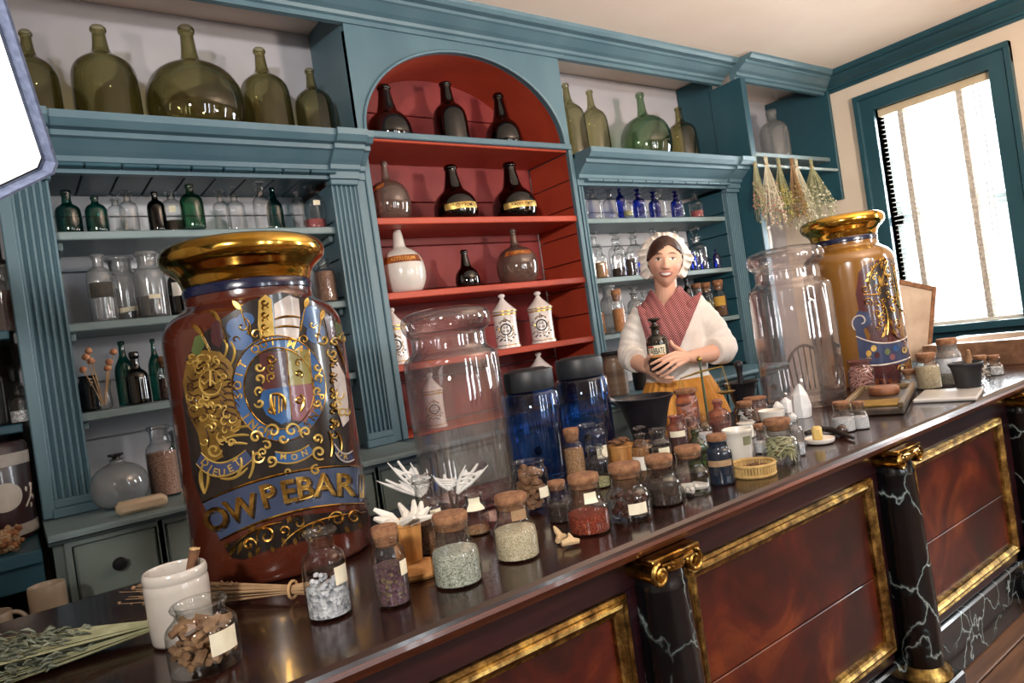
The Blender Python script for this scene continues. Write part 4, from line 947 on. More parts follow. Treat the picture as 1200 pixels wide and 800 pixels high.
# lion supporter
lionp = [(218, 425), (226, 413), (240, 410), (258, 412), (270, 424), (276, 440), (280, 458), (284, 478), (282, 500), (272, 512), (262, 505), (256, 520), (262, 535), (248, 542), (236, 528), (232, 508), (224, 492), (218, 470), (214, 448)]
d1.fill('lion', [lionp], paint('lion_shade', '5e4416', '86662a', .35, 26, .1, metal=.4, coat=.4), .0012)
curls = [bez((228, 440), (236, 424), (245, 437)), bez((249, 437), (258, 424), (267, 440)), bez((230, 434), (238, 417), (247, 430)), bez((248, 430), (258, 417), (267, 432)), bez((238, 458), (246, 452), (255, 458)), bez((236, 464), (246, 470), (258, 463)), [(246, 438), (244, 450)], [(250, 438), (252, 450)], curl(224, 452, 6, 1, 1, 1), curl(270, 452, 6, 1, -1, 1), curl(226, 470, 6, 1, -1, 2), curl(246, 480, 7, 1, 1, 0), curl(264, 486, 7, 1, -1, 1), curl(232, 492, 5, 1, 1, 2), curl(250, 504, 6, 1, -1, 0)]
for i in range(6): curls += [bez((262, 446 + i * 8), (272, 440 + i * 8), (281, 456 + i * 7)), bez((258, 452 + i * 8), (264, 464 + i * 8), (276, 460 + i * 8)), bez((219, 440 + i * 8), (224, 450 + i * 9), (232, 444 + i * 9))]
curls += [bez((232, 462), (244, 470), (256, 464)), bez((234, 474), (244, 482), (258, 476)), bez((238, 486), (248, 492), (258, 490)), bez((240, 500), (246, 512), (244, 524)), ([(236, 441), (240, 442)], 1.6), ([(255, 441), (259, 442)], 1.6), ([(244, 452), (251, 452)], 1.8)]
d1.strokes('lion_outline', curls, DKB, 1.0, .0018)
random.seed(3); mane = []
for i in range(46):
    x_, y_ = random.uniform(222, 278), random.uniform(418, 520)
    if 236 < x_ < 258 and 436 < y_ < 462 or x_ > 262 + (y_ - 418) * .22 or x_ < 218 + max(0, y_ - 470) * .35: continue
    mane.append((curl(x_, y_, random.uniform(4, 7.5), random.uniform(.5, .9), random.choice((-1, 1)), random.uniform(0, 6), 14), random.uniform(1.0, 1.5)))
mane += [([(236, 446), (240, 450), (246, 444), (253, 450), (258, 446)], 1.4), (bez((238, 460), (247, 466), (256, 460)), 1.6), ([(247, 434), (247, 452)], 2.0), (ell(247, 448, 13, 15, 0, 2 * PI, 20) , 1.1)]
d1.strokes('lion_mane', mane, LION, 1.2, .0021)
d1.strokes('lion_fur', [bez((270, 505), (284, 498), (292, 500)), bez((268, 512), (282, 508), (292, 510)), bez((268, 520), (280, 518), (290, 520)), curl(251, 527, 9, 1.2, 1, 0), bez((262, 420), (270, 405), (262, 398)), bez((270, 428), (280, 412), (270, 400)), (bez((238, 545), (232, 560), (240, 578)), 2.2), (bez((244, 552), (246, 565), (240, 578)), 2.0), (bez((258, 560), (275, 565), (290, 548)), 1.6)], LION, 1.5, .0016)
# flags and spears
for polys, mt in (([ell(278, 384, 13, 12), ell(282, 400, 14, 10), ell(288, 374, 10, 8)], LBLUE), ([ell(365, 372, 12, 14), ell(370, 390, 11, 12)], LBLUE), ([[(247, 380), (258, 372), (264, 390), (258, 408), (248, 402)]], MRED), ([[(228, 395), (238, 390), (240, 405), (232, 418), (224, 412)]], GRN), ([[(392, 376), (400, 380), (402, 398), (394, 394)]], GRN), ([[(380, 372), (388, 370), (394, 392), (386, 400)]], MRED)):
    for p in polys: d1.fill('flag', [p], mt, .0014)
for (a, b), (c, d) in (((223, 377), (240, 395)), ((246, 362), (260, 378)), ((272, 352), (284, 364)), ((361, 348), (357, 362)), ((379, 362), (376, 376))):
    d1.fill('spear_head', [leaf(a, b, c, d, 3.4)], GOLD, .0022)
d1.strokes('spear_shaft', [[(236, 392), (246, 412)], [(258, 376), (266, 402)], [(282, 362), (292, 392)], [(357, 362), (352, 388)], [(376, 374), (372, 400)]], GOLD, .9, .002)
d1.strokes('flag_gilding', [curl(284, 382, 6, .8, 1), curl(276, 398, 5, .8, -1), curl(366, 380, 5, .8, 1), curl(372, 394, 4, .8, -1), bez((286, 372), (296, 378), (292, 392))], GOLD, .9, .0022)
# helm and crest
d1.fill('crest', [[(303, 352), (311, 345), (318, 350), (320, 372), (322, 398), (306, 402), (302, 380)]], LION, .0016)
d1.fill('helm', [[(321, 356), (338, 346), (350, 350), (352, 372), (350, 396), (324, 402), (322, 378)]], SILV, .0014)
d1.strokes('crest_pearls', [curl(310, 354 + i * 7, 4.5, .9, (-1) ** i) for i in range(7)] + [bez((300, 404), (326, 392), (352, 400)), bez((322, 374), (336, 368), (352, 372)), bez((322, 384), (336, 380), (352, 384)), curl(300, 392, 7, 1, -1, 0), curl(356, 398, 6, 1, 1, 3)], GOLD, 1.3, .0022)
# garter
gt = -.145; GC, GX, GY = (327, 455), 55, 62
ro, ri = ell(*GC, GX, GY, 0, 2 * PI, 60, gt), ell(*GC, GX - 14, GY - 14, 0, 2 * PI, 60, gt)
gpol = []
for i in range(60):
    j = (i + 1) % 60; gpol.append([ro[i], ro[j], ri[j], ri[i]])
d1.fill('garter', gpol, LBLUE, .0020)
d1.strokes('garter_border', [ro + [ro[0]], ri + [ri[0]]], GOLD, .9, .0024)
gl = 'HONI SOIT QUI MAL Y PENSE'; seq = []
for i, ch in enumerate(gl):
    if ch == ' ': continue
    t = PI * .62 + (2 * PI * .92) * i / len(gl); x, y = ell(*GC, GX - 7, GY - 7, t, t + 1, 2, gt)[0]; seq.append((ch, x, y, t + gt + PI / 2))
d1.letters('garter_lettering', seq, 13.5, GOLD, .0028)
# shield
d1.fill('shield_ground', [ell(*GC, GX - 15, GY - 15, 0, 2 * PI, 40, gt)], BLKE, .0018)
d1.fill('shield_quarter', [[(303, 414), (336, 410), (339, 452), (308, 457)]], MRED, .0024)
d1.fill('shield_quarter', [[(336, 410), (362, 409), (366, 449), (339, 452)]], OLV, .0024)
d1.fill('shield_quarter', [[(308, 457), (339, 452), (342, 492), (330, 497), (312, 486), (304, 470)]], LBLUE, .0024)
d1.fill('shield_quarter', [[(339, 452), (366, 449), (370, 478), (358, 494), (342, 492)]], MAUV, .0024)
d1.strokes('shield_border', [[(303, 414), (336, 410), (362, 409), (366, 449), (370, 478)], [(308, 457), (366, 449)], [(336, 410), (342, 492)]], GOLD, .7, .0028)
d1.strokes('shield_charges', [(curl(318, 420 + i * 11, 6, 1.1, 1, i), 1.6) for i in range(3)] + [(curl(350, 425 + i * 13, 5, 1.1, -1, i), 1.2) for i in range(2)] + [(bez((352, 462), (360, 470), (352, 482)), 1.8), (curl(350, 468, 5, 1, 1), 1.4)] + [(bez((318, 462), (336, 458), (334, 480)), 2.0), (bez((318, 462), (316, 474), (322, 486)), 2.0), ([(322, 464), (322, 484)], 1.2), ([(327, 463), (327, 484)], 1.2), ([(331, 466), (330, 482)], 1.2), (curl(318, 480, 5, 1, 1), 1.3)], GOLD, 1.4, .003)
d1.strokes('shield_scrolls', [curl(304, 430 + 14 * i, 6, 1, (-1) ** i, i) for i in range(4)] + [curl(372, 430 + 14 * i, 5, 1, (-1) ** i, i) for i in range(4)] + [curl(320, 505, 9, 1.2, 1, 3), curl(342, 504, 9, 1.2, -1, 0), curl(358, 506, 7, 1.2, 1, 2), curl(300, 512, 8, 1.2, -1, 0), curl(332, 514, 6, 1, 1), curl(302, 535, 8, 1.2, 1, 0), curl(318, 540, 7, 1.2, -1, 2), curl(374, 530, 9, 1.3, 1, 1), curl(372, 514, 6, 1.2, -1, 1), bez((292, 560), (300, 545), (296, 528)), bez((276, 560), (286, 548), (282, 536))], LION, 1.6, .003)
# unicorn supporter
d1.fill('unicorn', [[(388, 430), (396, 424), (404, 440), (408, 470), (409, 492), (402, 500), (396, 482), (392, 455)]], SILV, .0022)
d1.strokes('unicorn_chain', [curl(391, 420 + i * 9, 4, .9, (-1) ** i) for i in range(11)] + [bez((392, 400), (400, 412), (404, 430)), bez((394, 505), (402, 512), (400, 528)), bez((386, 505), (392, 520), (388, 535))], GOLD, 1.3, .0028)
random.seed(5); fl_ = []
for i in range(70):
    x_, y_ = random.uniform(222, 408), random.uniform(395, 560); dx_, dy_ = x_ - GC[0], y_ - GC[1]
    if (dx_ / 62) ** 2 + (dy_ / 68) ** 2 < 1 or x_ < 286 - (0 if y_ > 520 else 0) and y_ < 545 or y_ > 582 - (x_ - 236) * .22 or (x_ < 305 and y_ > 520) or (315 < x_ < 372 and 514 < y_ < 550): continue
    fl_.append((curl(x_, y_, random.uniform(4, 7), random.uniform(.8, 1.3), random.choice((-1, 1)), random.uniform(0, 6)), random.uniform(1.0, 1.7)))
d1.strokes('filler_scrolls', fl_, LION, 1.3, .0014)
# mottoes
mb = [((233, 536), (247, 572), (290, 533), (228, 546), (250, 590), (297, 545)), ]
m0, m1 = bez((236, 530), (256, 556), (288, 527), 16), bez((230, 543), (256, 576), (296, 538), 16)
d1.fill('motto_ribbon', [m0 + m1[::-1]], NBLUE, .0026); d1.strokes('motto_border', [m0, m1], LION, 1.1, .003)
d1.letters('motto_lettering', [('D', 240, 542, .75), ('I', 246, 549, .55), ('E', 252, 553, .3), ('U', 260, 554, 0), ('E', 270, 549, -.45), ('T', 278, 542, -.6)], 12, LION, .0034)
m0, m1 = bez((322, 529), (345, 535), (362, 521), 14), bez((324, 541), (348, 548), (368, 530), 14)
d1.fill('motto_ribbon', [m0 + m1[::-1]], LBLUE, .0026); d1.strokes('motto_border', [m0, m1], LION, 1.1, .003)
d1.letters('motto_lettering', [('M', 332, 535, .05), ('O', 345, 535.5, -.1), ('N', 357, 531, -.4)], 10, LION, .0034)
m0, m1 = bez((392, 520), (402, 538), (413, 528), 10), bez((393, 530), (402, 547), (415, 538), 10)
d1.fill('motto_ribbon', [m0 + m1[::-1]], NBLUE, .0026); d1.strokes('motto_border', [m0, m1], SILV, 1.0, .003)
d1.letters('motto_lettering', [('D', 398, 532, .5), ('R', 405, 535, 0)], 9, LION, .0034)

# ---- ochre jar at the far end
gc = onz(1013, 449, KZ); GR = 100 * depth(gc) / F_PX / 2 * .985
J2 = specie_jar((gc[0], gc[1]), GR, .80, OCHJ, 'huge ochre jar with gilt rim and dark painted cartouche')
d2 = Decal(J2, (gc[0], gc[1]), GR)
d2.fill('cartouche', [[(1012, 312), (1024, 305), (1042, 302), (1055, 300), (1072, 430), (1068, 440), (1052, 448), (1030, 452), (1022, 442), (1018, 410), (1020, 392), (1008, 372), (1003, 345), (1006, 320)]], MRED, .0006)
d2.fill('cartouche_shadow', [[(1026, 308), (1050, 303), (1056, 330), (1060, 372), (1040, 380), (1032, 350), (1018, 330)]], BLKE, .001)
d2.fill('green_field', [[(1048, 336), (1058, 340), (1063, 368), (1052, 362)]], GRN, .0014)
d2.fill('banner', [[(1003, 388), (998, 376), (1006, 364), (1018, 366), (1022, 378), (1012, 386), (1016, 398), (1035, 404), (1060, 398), (1071, 390), (1076, 416), (1060, 425), (1034, 429), (1008, 427)]], NBLUE, .0016)
d2.strokes('banner_border', [curl(1009, 377, 12, .85, 1, 2.2), bez((1003, 394), (1040, 412), (1072, 390)), bez((1008, 427), (1040, 432), (1075, 415))], SILV, 1.0, .002)
d2.strokes('gilt_scrolls', [(l_, w_ * .7) for l_, w_ in [(curl(1014, 338, 6, 1.3, 1, 5), 1.1), (curl(1017, 354, 6, 1.3, -1, 1), 1.1), (bez((1012, 345), (1026, 346), (1032, 344)), 1.1), (bez((1034, 304), (1018, 318), (1018, 334)), 1.5), (bez((1040, 306), (1032, 330), (1030, 346)), 1.4), (bez((1030, 350), (1044, 362), (1040, 392)), 1.5), (curl(1028, 368, 5, 1.3, 1, 3), 1.0), (bez((1048, 352), (1056, 366), (1066, 368)), 1.3), (bez((1046, 310), (1052, 340), (1056, 372)), .9), (curl(1058, 432, 6, 1.4, 1, 3), 1.2), (bez((1064, 436), (1074, 430), (1074, 414)), 1.3), (bez((1040, 380), (1046, 395), (1060, 400)), 1.2), (curl(1050, 318, 6, 1.1, -1, 2), .9)]], GOLD, 1.2, .002)
random.seed(9)
d2.strokes('filler_scrolls', [(curl(x_, y_, random.uniform(2.5, 4.5), random.uniform(.8, 1.3), random.choice((-1, 1)), random.uniform(0, 6), 12), random.uniform(.5, .9)) for x_, y_ in [(random.uniform(1022, 1052) + i_ * .12, 304 + i_ * 2.2) for i_ in range(38)]], GOLD, .8, .0018)
d2.fill('gilt_leaves', [leaf(x, y, x + a, y + b, 2) for x, y, a, b in ((1022, 318, -7, 6), (1020, 326, -7, 4), (1026, 310, -5, 8), (1034, 306, -2, 10), (1036, 318, 6, 8), (1030, 330, 6, 6), (1040, 378, -4, 12), (1042, 372, 5, 12), (1038, 388, -5, 8), (1046, 384, 5, 9), (1068, 438, 6, -8), (1030, 322, 2, 12))], GOLD, .0024)
for x, y, mt in ((1018, 414, OCH), (1024, 408, LION), (1028, 416, MRED), (1040, 412, GRN), (1050, 408, LBLUE), (1060, 410, LION), (1046, 418, MAUV)):
    d2.fill('painted_flower', [ell(x, y, 3.4, 3.8, 0, 2 * PI, 10)], mt, .0026)
d2.fill('amber_base', [[(1020, 443), (1052, 444), (1050, 462), (1022, 462)]], paint('dark_amber', '5a2c10', '6b3814', .25, 6, 0, coat=.6), .0008)

# ---- big clear show jars
def show_jar(px, py, wpx, hpx, label):
    c = onz(px, py, KZ); k = depth(c) / F_PX; R = wpx * k / 2; H = hpx * k
    t = thing('show_jar', label, 'jar', (c[0], c[1], KT))
    out = [(0, .012), (R * .9, .0), (R * .99, .012), (R, .03), (R, .715 * H), (R * .985, .745 * H), (R * .9, .765 * H), (R * .80, .78 * H), (R * .78, .80 * H), (R * .78, .86 * H)]
    inn = [(R * .75, .86 * H), (R * .75, .79 * H), (R * .88, .755 * H), (R * .965, .73 * H), (R * .965, .04), (R * .88, .02), (0, .025)]
    obj('jar_body', lathe(smooth_prof(out, 1) + smooth_prof(inn, 1), 72), G['jar'], t, angle=None)
    obj('jar_rim', lathe(smooth_prof([(R * .76, .855 * H), (R * .80, .865 * H), (R * .90, .885 * H), (R * .945, .92 * H), (R * .93, .955 * H), (R * .86, .975 * H), (R * .6, .995 * H), (R * .2, H), (0, H), (0, .985 * H), (R * .7, .96 * H), (R * .84, .94 * H), (R * .74, .89 * H)], 1), 72), G['jar'], t, angle=None)
    return t, R, H
SJ1 = show_jar(553, 588, 112, 230, 'large empty clear glass show jar between the brown and blue jars')
SJ2 = show_jar(944, 474, 92, 186, 'large clear glass show jar beside the ochre jar')
# ---- blue jars with black lids
def blue_jar(px, py, wpx, hpx, label):
    c = onz(px, py, KZ); k = depth(c) / F_PX; R = wpx * k / 2; H = hpx * k
    t = thing('blue_jar', label, 'jar', (c[0], c[1], KT), 'cobalt blue lidded jars')
    obj('jar_body', lathe(smooth_prof([(0, .006), (R * .92, 0), (R, .012), (R, .74 * H), (R * .97, .775 * H), (R * .86, .79 * H), (R * .82, .80 * H), (R * .82, .85 * H)], 1) + [(R * .78, .85 * H), (R * .78, .80 * H), (R * .95, .74 * H), (R * .95, .02), (0, .014)], 48), G['navy'], t, angle=None)
    obj('lid', lathe([(0, .80 * H), (R * .88, .80 * H), (R * .89, .805 * H), (R * .89, .955 * H), (R * .86, .975 * H), (R * .80, .98 * H), (R * .78, .975 * H), (R * .6, .995 * H), (0, H)], 48), BLACKL, t)
blue_jar(636, 560, 66, 130, 'cobalt blue glass jar with black lid, nearer the clear jar')
blue_jar(694, 538, 62, 122, 'cobalt blue glass jar with black lid, nearer the iron mortar')

# ================================================================== small things on the counter
def at(px, py): p = onz(px, py, KZ); return (p[0], p[1], KT), depth(p) / F_PX
def cj(px, py, w_, h_, prof, mat, name, label, cat='jar', **kw):
    pos, k = at(px, py); return vessel(name, label, cat, pos, w_ * k / 2, h_ * k, prof, mat if not isinstance(mat, str) else G[mat], **kw)
NUT = paint('nutmeg', '6b4a34', '8a6648', .7, 30, .3); STK = paint('bark_stick', '7a5a40', 'a5825e', .85, 30, .3, stretch=(1, 1, 1)); BARK = paint('brown_bark', '5a3c28', '80593c', .9, 25, .4); WHT = paint('white_root', 'c9c2b6', 'e4dfd6', .8, 20, .2); BEAN = paint('brown_bean', '3a221a', '553427', .5, 20, .1); HAYM = paint('hay_strips', '8f8f66', 'c2c09c', .8, 20, .1); PETAL = paint('white_curl', 'c6c2bc', 'eeeae4', .6, 12, .1)
cj(463, 707, 40, 92, 'tallcork', 'clear', 'corked_jar', 'slim corked jar of purplish herbs beside the wooden cup', top='cork', cont=(.50, 'purple'), lab=LAB(.38, .56, .3, .9))
cj(538, 682, 58, 80, 'corkjar', 'clear', 'corked_jar', 'wide corked jar of grey-green chopped herb in the front row', top='cork', cont=(.48, 'palegreen'), seg=36)
cj(608, 652, 53, 72, 'corkjar', 'clear', 'corked_jar', 'wide corked jar of pale oats at the counter edge', top='cork', cont=(.46, 'oats'), seg=36, lab=LAB(.64, .80, .5, .4, PAPERT))
cj(507, 647, 37, 84, 'wideneck', 'clear', 'stoppered_bottle', 'glass bottle of brown leaves before the white dried pods', 'bottle', cont=(.42, 'brown'), lab=LAB(.45, .62, .4, .6), top='lid')
cj(560, 624, 32, 46, 'wideneck', 'clear', 'glass_jar', 'little open glass jar with paper label before the pink bowl', lab=LAB(.62, .92, .7, .1, PAPER), cont=(.12, 'tan'))
cj(627, 599, 42, 60, 'openjar', 'clear', 'glass_jar', 'open glass jar of nutmegs before the blue jar', chunk=(.8, 46, .0135, NUT), lab=LAB(.3, .5, .4, .8), seg=36)
cj(658, 610, 29, 47, 'corkjar', 'clear', 'corked_jar', 'small corked jar of dark powder left of the red one', top='cork', cont=(.4, 'dark'))
cj(692, 622, 51, 65, 'corkjar', 'clear', 'corked_jar', 'corked jar of rust-red flakes at the counter edge', top='cork', cont=(.34, 'red'), lab=LAB(.56, .74, .4, .3), seg=36)
cj(740, 607, 53, 62, 'corkjar', 'clear', 'corked_jar', 'corked jar of brown beans with cream label', top='cork', chunk=(.40, 60, .0085, BEAN), lab=LAB(.16, .36, .42, .35), seg=36)
cj(779, 589, 45, 54, 'corkjar', 'clear', 'corked_jar', 'corked jar of fine black seed', top='cork', cont=(.38, 'dark'), seg=36)
cj(813, 578, 43, 54, 'corkjar', 'clear', 'corked_jar', 'corked jar with pale root coil at its bottom', top='cork', chunk=(.12, 10, .012, WHT, 'stick'), seg=36)
cj(677, 563, 24, 62, 'tallcork', 'clear', 'corked_jar', 'tall corked jar of tan powder before the blue jar', top='cork', cont=(.6, 'tan'))
cj(699, 552, 36, 56, 'openjar', 'clear', 'glass_jar', 'tall open glass jar beside the tan powder jar', lab=LAB(.3, .55, .4, .6))
cj(703, 570, 28, 46, 'wideneck', 'clear', 'stoppered_bottle', 'short clear bottle with frosted stopper before the tall glass jar', 'bottle', top='lid', cont=(.2, 'hay'))
cj(757, 559, 25, 52, 'apoth', 'clear', 'stoppered_bottle', 'clear bottle with mushroom stopper and white label', 'bottle', top='disc', lab=LAB(.2, .5, .9, -.3, WHITEC), seg=32)
cj(776, 546, 27, 42, 'wideneck', 'clear', 'stoppered_bottle', 'clear bottle with flat stopper and dark contents', 'bottle', top='lid', cont=(.5, 'dark'), lab=LAB(.25, .55, .5, .4))
cj(797, 528, 23, 42, 'wideneck', 'pink', 'glass_jar', 'rose-necked glass jar of dark seeds before the skirt', cont=(.4, 'dark'), lab=LAB(.42, .58, .8, 0))
cj(810, 507, 26, 48, 'openjar', 'pink', 'glass_jar', 'tall straight glass jar with wooden lid before the skirt', top='lid', topmat=CORK, chunk=(.6, 20, .012, WHT, 'stick'))
cj(816, 522, 21, 36, 'corkjar', 'clear', 'corked_jar', 'small jar of straw-coloured chips behind the round flask', chunk=(.6, 26, .007, STK, 'stick'))
cj(821, 553, 26, 50, 'flask', 'sea', 'glass_flask', 'round-shouldered greenish clear flask', 'flask', cont=(.2, 'hay'))
cj(829, 527, 18, 40, 'flask', 'clear', 'glass_flask', 'slender milky flask between jars', 'flask', cont=(.5, 'white'))
cj(847, 566, 30, 58, 'tallcork', glass('slate_blue_glass', '3c4c60', '141c28', .07, '2c3848', .5), 'corked_bottle', 'slate blue corked bottle with tan label', 'bottle', top='cork', lab=LAB(.38, .5, 1.0, 0, PAPERT), seg=36)
cj(846, 512, 26, 42, 'apoth', 'pink', 'glass_bottle', 'pale glass bottle half full of brown powder', 'bottle', top='lid', cont=(.4, 'brown'))
cj(876, 500, 23, 30, 'tallcork', 'clear', 'corked_jar', 'corked jar of white curls left of the white bowl', top='cork', chunk=(.6, 24, .008, PETAL, 'leaf'))
cj(888, 493, 25, 26, 'openjar', 'pink', 'glass_jar', 'short cork-lidded jar behind the white bowl', top='lid', topmat=CORK, cont=(.5, 'oats'))
cj(876, 512, 20, 16, 'openjar', WHITEC, 'ceramic_jar', 'small white ceramic jar behind the white pot', top='lid')
cj(894, 530, 19, 34, 'corkjar', 'clear', 'corked_jar', 'small cork-topped jar of white powder', top='cork', cont=(.35, 'white'))
cj(917, 542, 42, 50, 'corkjar', 'clear', 'corked_jar', 'wide corked jar of pale green leaf strips', top='cork', chunk=(.46, 90, .012, HAYM, 'leaf'), seg=36)
cj(935, 533, 19, 44, 'wideneck', 'clear', 'glass_bottle', 'slim clear bottle behind the leaf strip jar', 'bottle', cont=(.3, 'salt'))
cj(990, 505, 26, 34, 'corkjar', 'clear', 'corked_jar', 'small corked jar of white powder, nearer the edge', top='cork', cont=(.44, 'white'))
cj(1009, 502, 20, 32, 'corkjar', 'clear', 'corked_jar', 'small corked jar of white powder behind its twin', top='cork', cont=(.44, 'white'))
cj(1012, 459, 29, 41, 'tallcork', 'pink', 'glass_jar', 'rose-necked jar of white petals before the ochre jar', chunk=(.66, 60, .012, PETAL, 'leaf'), top='lid', topmat=G['pink'])
cj(1068, 456, 21, 22, 'corkjar', 'clear', 'corked_jar', 'small dark-topped jar at the foot of the ochre jar', top='cork', cont=(.45, 'salt'))
cj(1090, 455, 27, 42, 'tallcork', 'clear', 'corked_jar', 'corked jar with cream powder above brown', top='cork', cont=(.62, 'oats'))
cj(1116, 450, 28, 54, 'tallcork', 'dusty', 'corked_jar', 'tall corked jar with blue-white paper label', top='cork', cont=(.2, 'hay'), lab=LAB(.26, .58, 1.1, 0, paint('blue_white_label', 'a8b4c4', 'dadde2', .8, 60, 0)))
cj(1152, 446, 18, 30, 'tallcork', 'clear', 'corked_jar', 'small corked jar beside the black pot', top='cork', chunk=(.5, 20, .008, PETAL, 'leaf'))
cj(1166, 439, 19, 22, 'corkjar', 'clear', 'corked_jar', 'squat corked jar nearest the round wooden sieve', top='cork', cont=(.4, 'salt'))
# left foreground
pos, k = at(388, 720)
vessel('stoppered_bottle', 'frosted-neck glass bottle of grey salt crystals in the foreground', 'bottle', pos, 52 * k / 2, 101 * k, 'wideneck', G['clear'], cont=(.34, 'salt'), lab=LAB(.38, .58, .36, .75), seg=40, chunk=(.42, 70, .006, paint('salt_crystal', 'aab0b8', 'dfe2e6', .3, 30, .1)))
pos, k = at(243, 781); R_ = 80 * k / 2; H_ = 78 * k
t = thing('glass_jar', 'squat open glass jar of cut sticks with paper label in the left foreground', 'jar', pos)
SQ = [(0, .02), (.93, 0), (1, .04), (1, .58), (.96, .66), (.80, .74), (.70, .79), (.67, .86), (.78, .92), (.80, .96), (.72, 1.0), (.64, .96), (.62, .80)]
PROF['squat'] = SQ
obj('jar_body', lathe(smooth_prof([(a * R_, b * H_) for a, b in SQ], 2), 48), G['clear'], t, angle=None)
lumps(t, SQ, R_, H_, .62, 60, .0125, STK, 'stick')
obj('label', patch(lambda z: R_, face_angle(pos) + .15, face_angle(pos) + 1.0, .28 * H_, .60 * H_, 12, 3), PAPER, t)
pos, k = at(216, 748); R_ = 68 * k / 2; H_ = 84 * k
t = thing('opal_jar', 'white opal glass jar holding brown sticks in the left foreground', 'jar', pos)
obj('jar_body', lathe(smooth_prof([(0, .006), (R_ * .93, 0), (R_, .01), (R_ * 1.02, .5 * H_), (R_ * 1.04, .80 * H_), (R_ * 1.0, .84 * H_), (R_ * 1.03, .87 * H_), (R_ * 1.04, .93 * H_), (R_, .99 * H_), (R_ * .93, H_), (R_ * .9, .95 * H_), (R_ * .92, .3 * H_), (0, .25 * H_)], 1), 48), WHITEG, t, angle=None)
for a, b, c_ in (((-.0, .0), (.035, -.0), 1.16), ((.0, .0), (.045, .03), 1.10)):
    obj('stick', tube([(a[0], a[1], .27 * H_), (b[0] * .6, b[1] * .6, .8 * H_), (b[0], b[1], c_ * H_)], .0068, 8), BARK, t); obj('stick_end', tube([(b[0], b[1], c_ * H_ + .0002), (b[0] * 1.02, b[1] * 1.02, c_ * H_ + .004)], .0066, 8), DRY, t)

# wooden cup on a cork slab, with white roots
WOODO = boards('honey_wood', '8a5a2c', 'b07a40', 'c99556', .5, (6, 6, 1), 0, 8)
pos, k = at(487, 672); t = thing('cork_slab', 'round slab of cork under the wooden cup', 'slab', (pos[0], pos[1], KT))
obj('slab_disc', lathe([(0, 0), (.058, 0), (.062, .006), (.06, .013), (0, .014)], 28), paint('ochre_cork', 'a5713a', 'c08b52', .9, 40, .4), t); t.children[0].name = 'slab_disc'
pos2, k = at(482, 666); z0 = KT + .0155
t = thing('wooden_cup', 'turned honey-wood cup holding white dried roots', 'cup', (pos2[0], pos2[1], z0))
CR, CH = .030, .085
obj('cup_body', lathe([(0, 0), (CR * .85, 0), (CR * .9, .004), (CR * 1.1, CH * .9), (CR * 1.16, CH * .92), (CR * 1.16, CH), (CR * 1.02, CH), (CR * .8, CH * .5), (0, CH * .45)], 32), WOODO, t)
for i in range(9):
    a = i * 2.4; q = .025 + .02 * random.random(); L = .05 + .03 * random.random()
    obj('root', tube([(0, 0, CH * .7), (q * math.cos(a), q * math.sin(a), CH * 1.05), (L * math.cos(a + .3), L * math.sin(a + .3), CH * (1.1 + .25 * random.random()))], [.007, .011, .004], 6), WHT, t)
# white dried seed pods on wire-like stems
def pod(par, base, tip, w_, side):
    b, e = np.array(base), np.array(tip); d = e - b; s = np.array(side) * w_
    gs = []
    for q in (-1, 1):
        gs.append(tube([b, b + d * .35 + s * q * .7, b + d * .6 + s * q, e + s * q * 1.25 - d * .05], [.0035, .0045, .0038, .0012], 6))
    gs.append(tube([b, b + d * .5, e], [.004, .006, .003], 6))
    V, Fc = [], []; nn = 10; thk = np.array(FW) * .0016
    for i in range(nn + 1):
        t_ = i / nn * .82; wd = math.sin(min(1, t_ * 1.5) * PI / 2) * (1 - .55 * (abs(t_ - .45) < .13))
        for u_ in (-1.0, -.25, .25, 1.0):
            q = b + d * (t_ * (1 - .18 * (abs(u_) < .5) * (t_ / .82))) + s * u_ * .95 * wd; V += [tuple(q - thk), tuple(q + thk)]
    for i in range(nn):
        for c_ in range(3):
            if c_ == 1 and 3 < i < 7: continue
            a = i * 8 + c_ * 2; Fc += [(a, a + 2, a + 10, a + 8), (a + 1, a + 9, a + 11, a + 3)]
    gs.append((V, Fc))
    for q in (.3, .45, .6): gs.append(tube([b + d * q - s * .9, b + d * (q + .06), b + d * q + s * .9], [.002, .006, .002], 5))
    return obj('pod', join(*gs), PETAL, par)
PODW = paint('pod_brown', '4a3a30', '5d4a3e', .7, 20, .2)
def pods(label, foot, tips, wd, stem=None):
    pos, k = at(*foot); t = thing('dried_pod_spray', label, 'dried pod', pos)
    dd = depth(pos)
    def w3(px, py):
        d = ray(px, py); p = CAM + d * (dd / float(d @ FW)); return np.array(p) - np.array(pos)
    for (bx, by), (ex, ey) in tips: pod(t, w3(bx, by), w3(ex, ey), wd, RT)
    st = stem or foot
    for (bx, by), _ in tips: obj('stem', tube([(0, 0, .002), w3((foot[0] + bx) / 2 + 2, (foot[1] + by) / 2), w3(bx, by)], [.0045, .004, .003], 6), PODW, t)
pods('white dried winged seed pods left of the clear jar', (503, 612), [((494, 582), (452, 562)), ((496, 580), (466, 540)), ((498, 578), (486, 548))], .024)
pods('white dried seed pods on a dark stem before the clear jar', (531, 613), [((526, 574), (520, 556)), ((536, 578), (560, 543))], .023)
# pink glass bowl, overturned
pos, k = at(594, 620); t = thing('glass_bowl', 'shallow rose-tinted glass bowl behind the small open jar', 'bowl', pos)
obj('bowl_shell', lathe(smooth_prof([(0, .004), (.03, 0), (.036, .006), (.046, .014), (.060, .034), (.062, .037), (.059, .036), (.044, .018), (.03, .01), (0, .009)], 1), 40), G['pink'], t, angle=None)
obj('bowl_foot', lathe([(.024, -.001 + .001), (.034, 0), (.034, .006), (.024, .006)], 32), G['pink'], t)
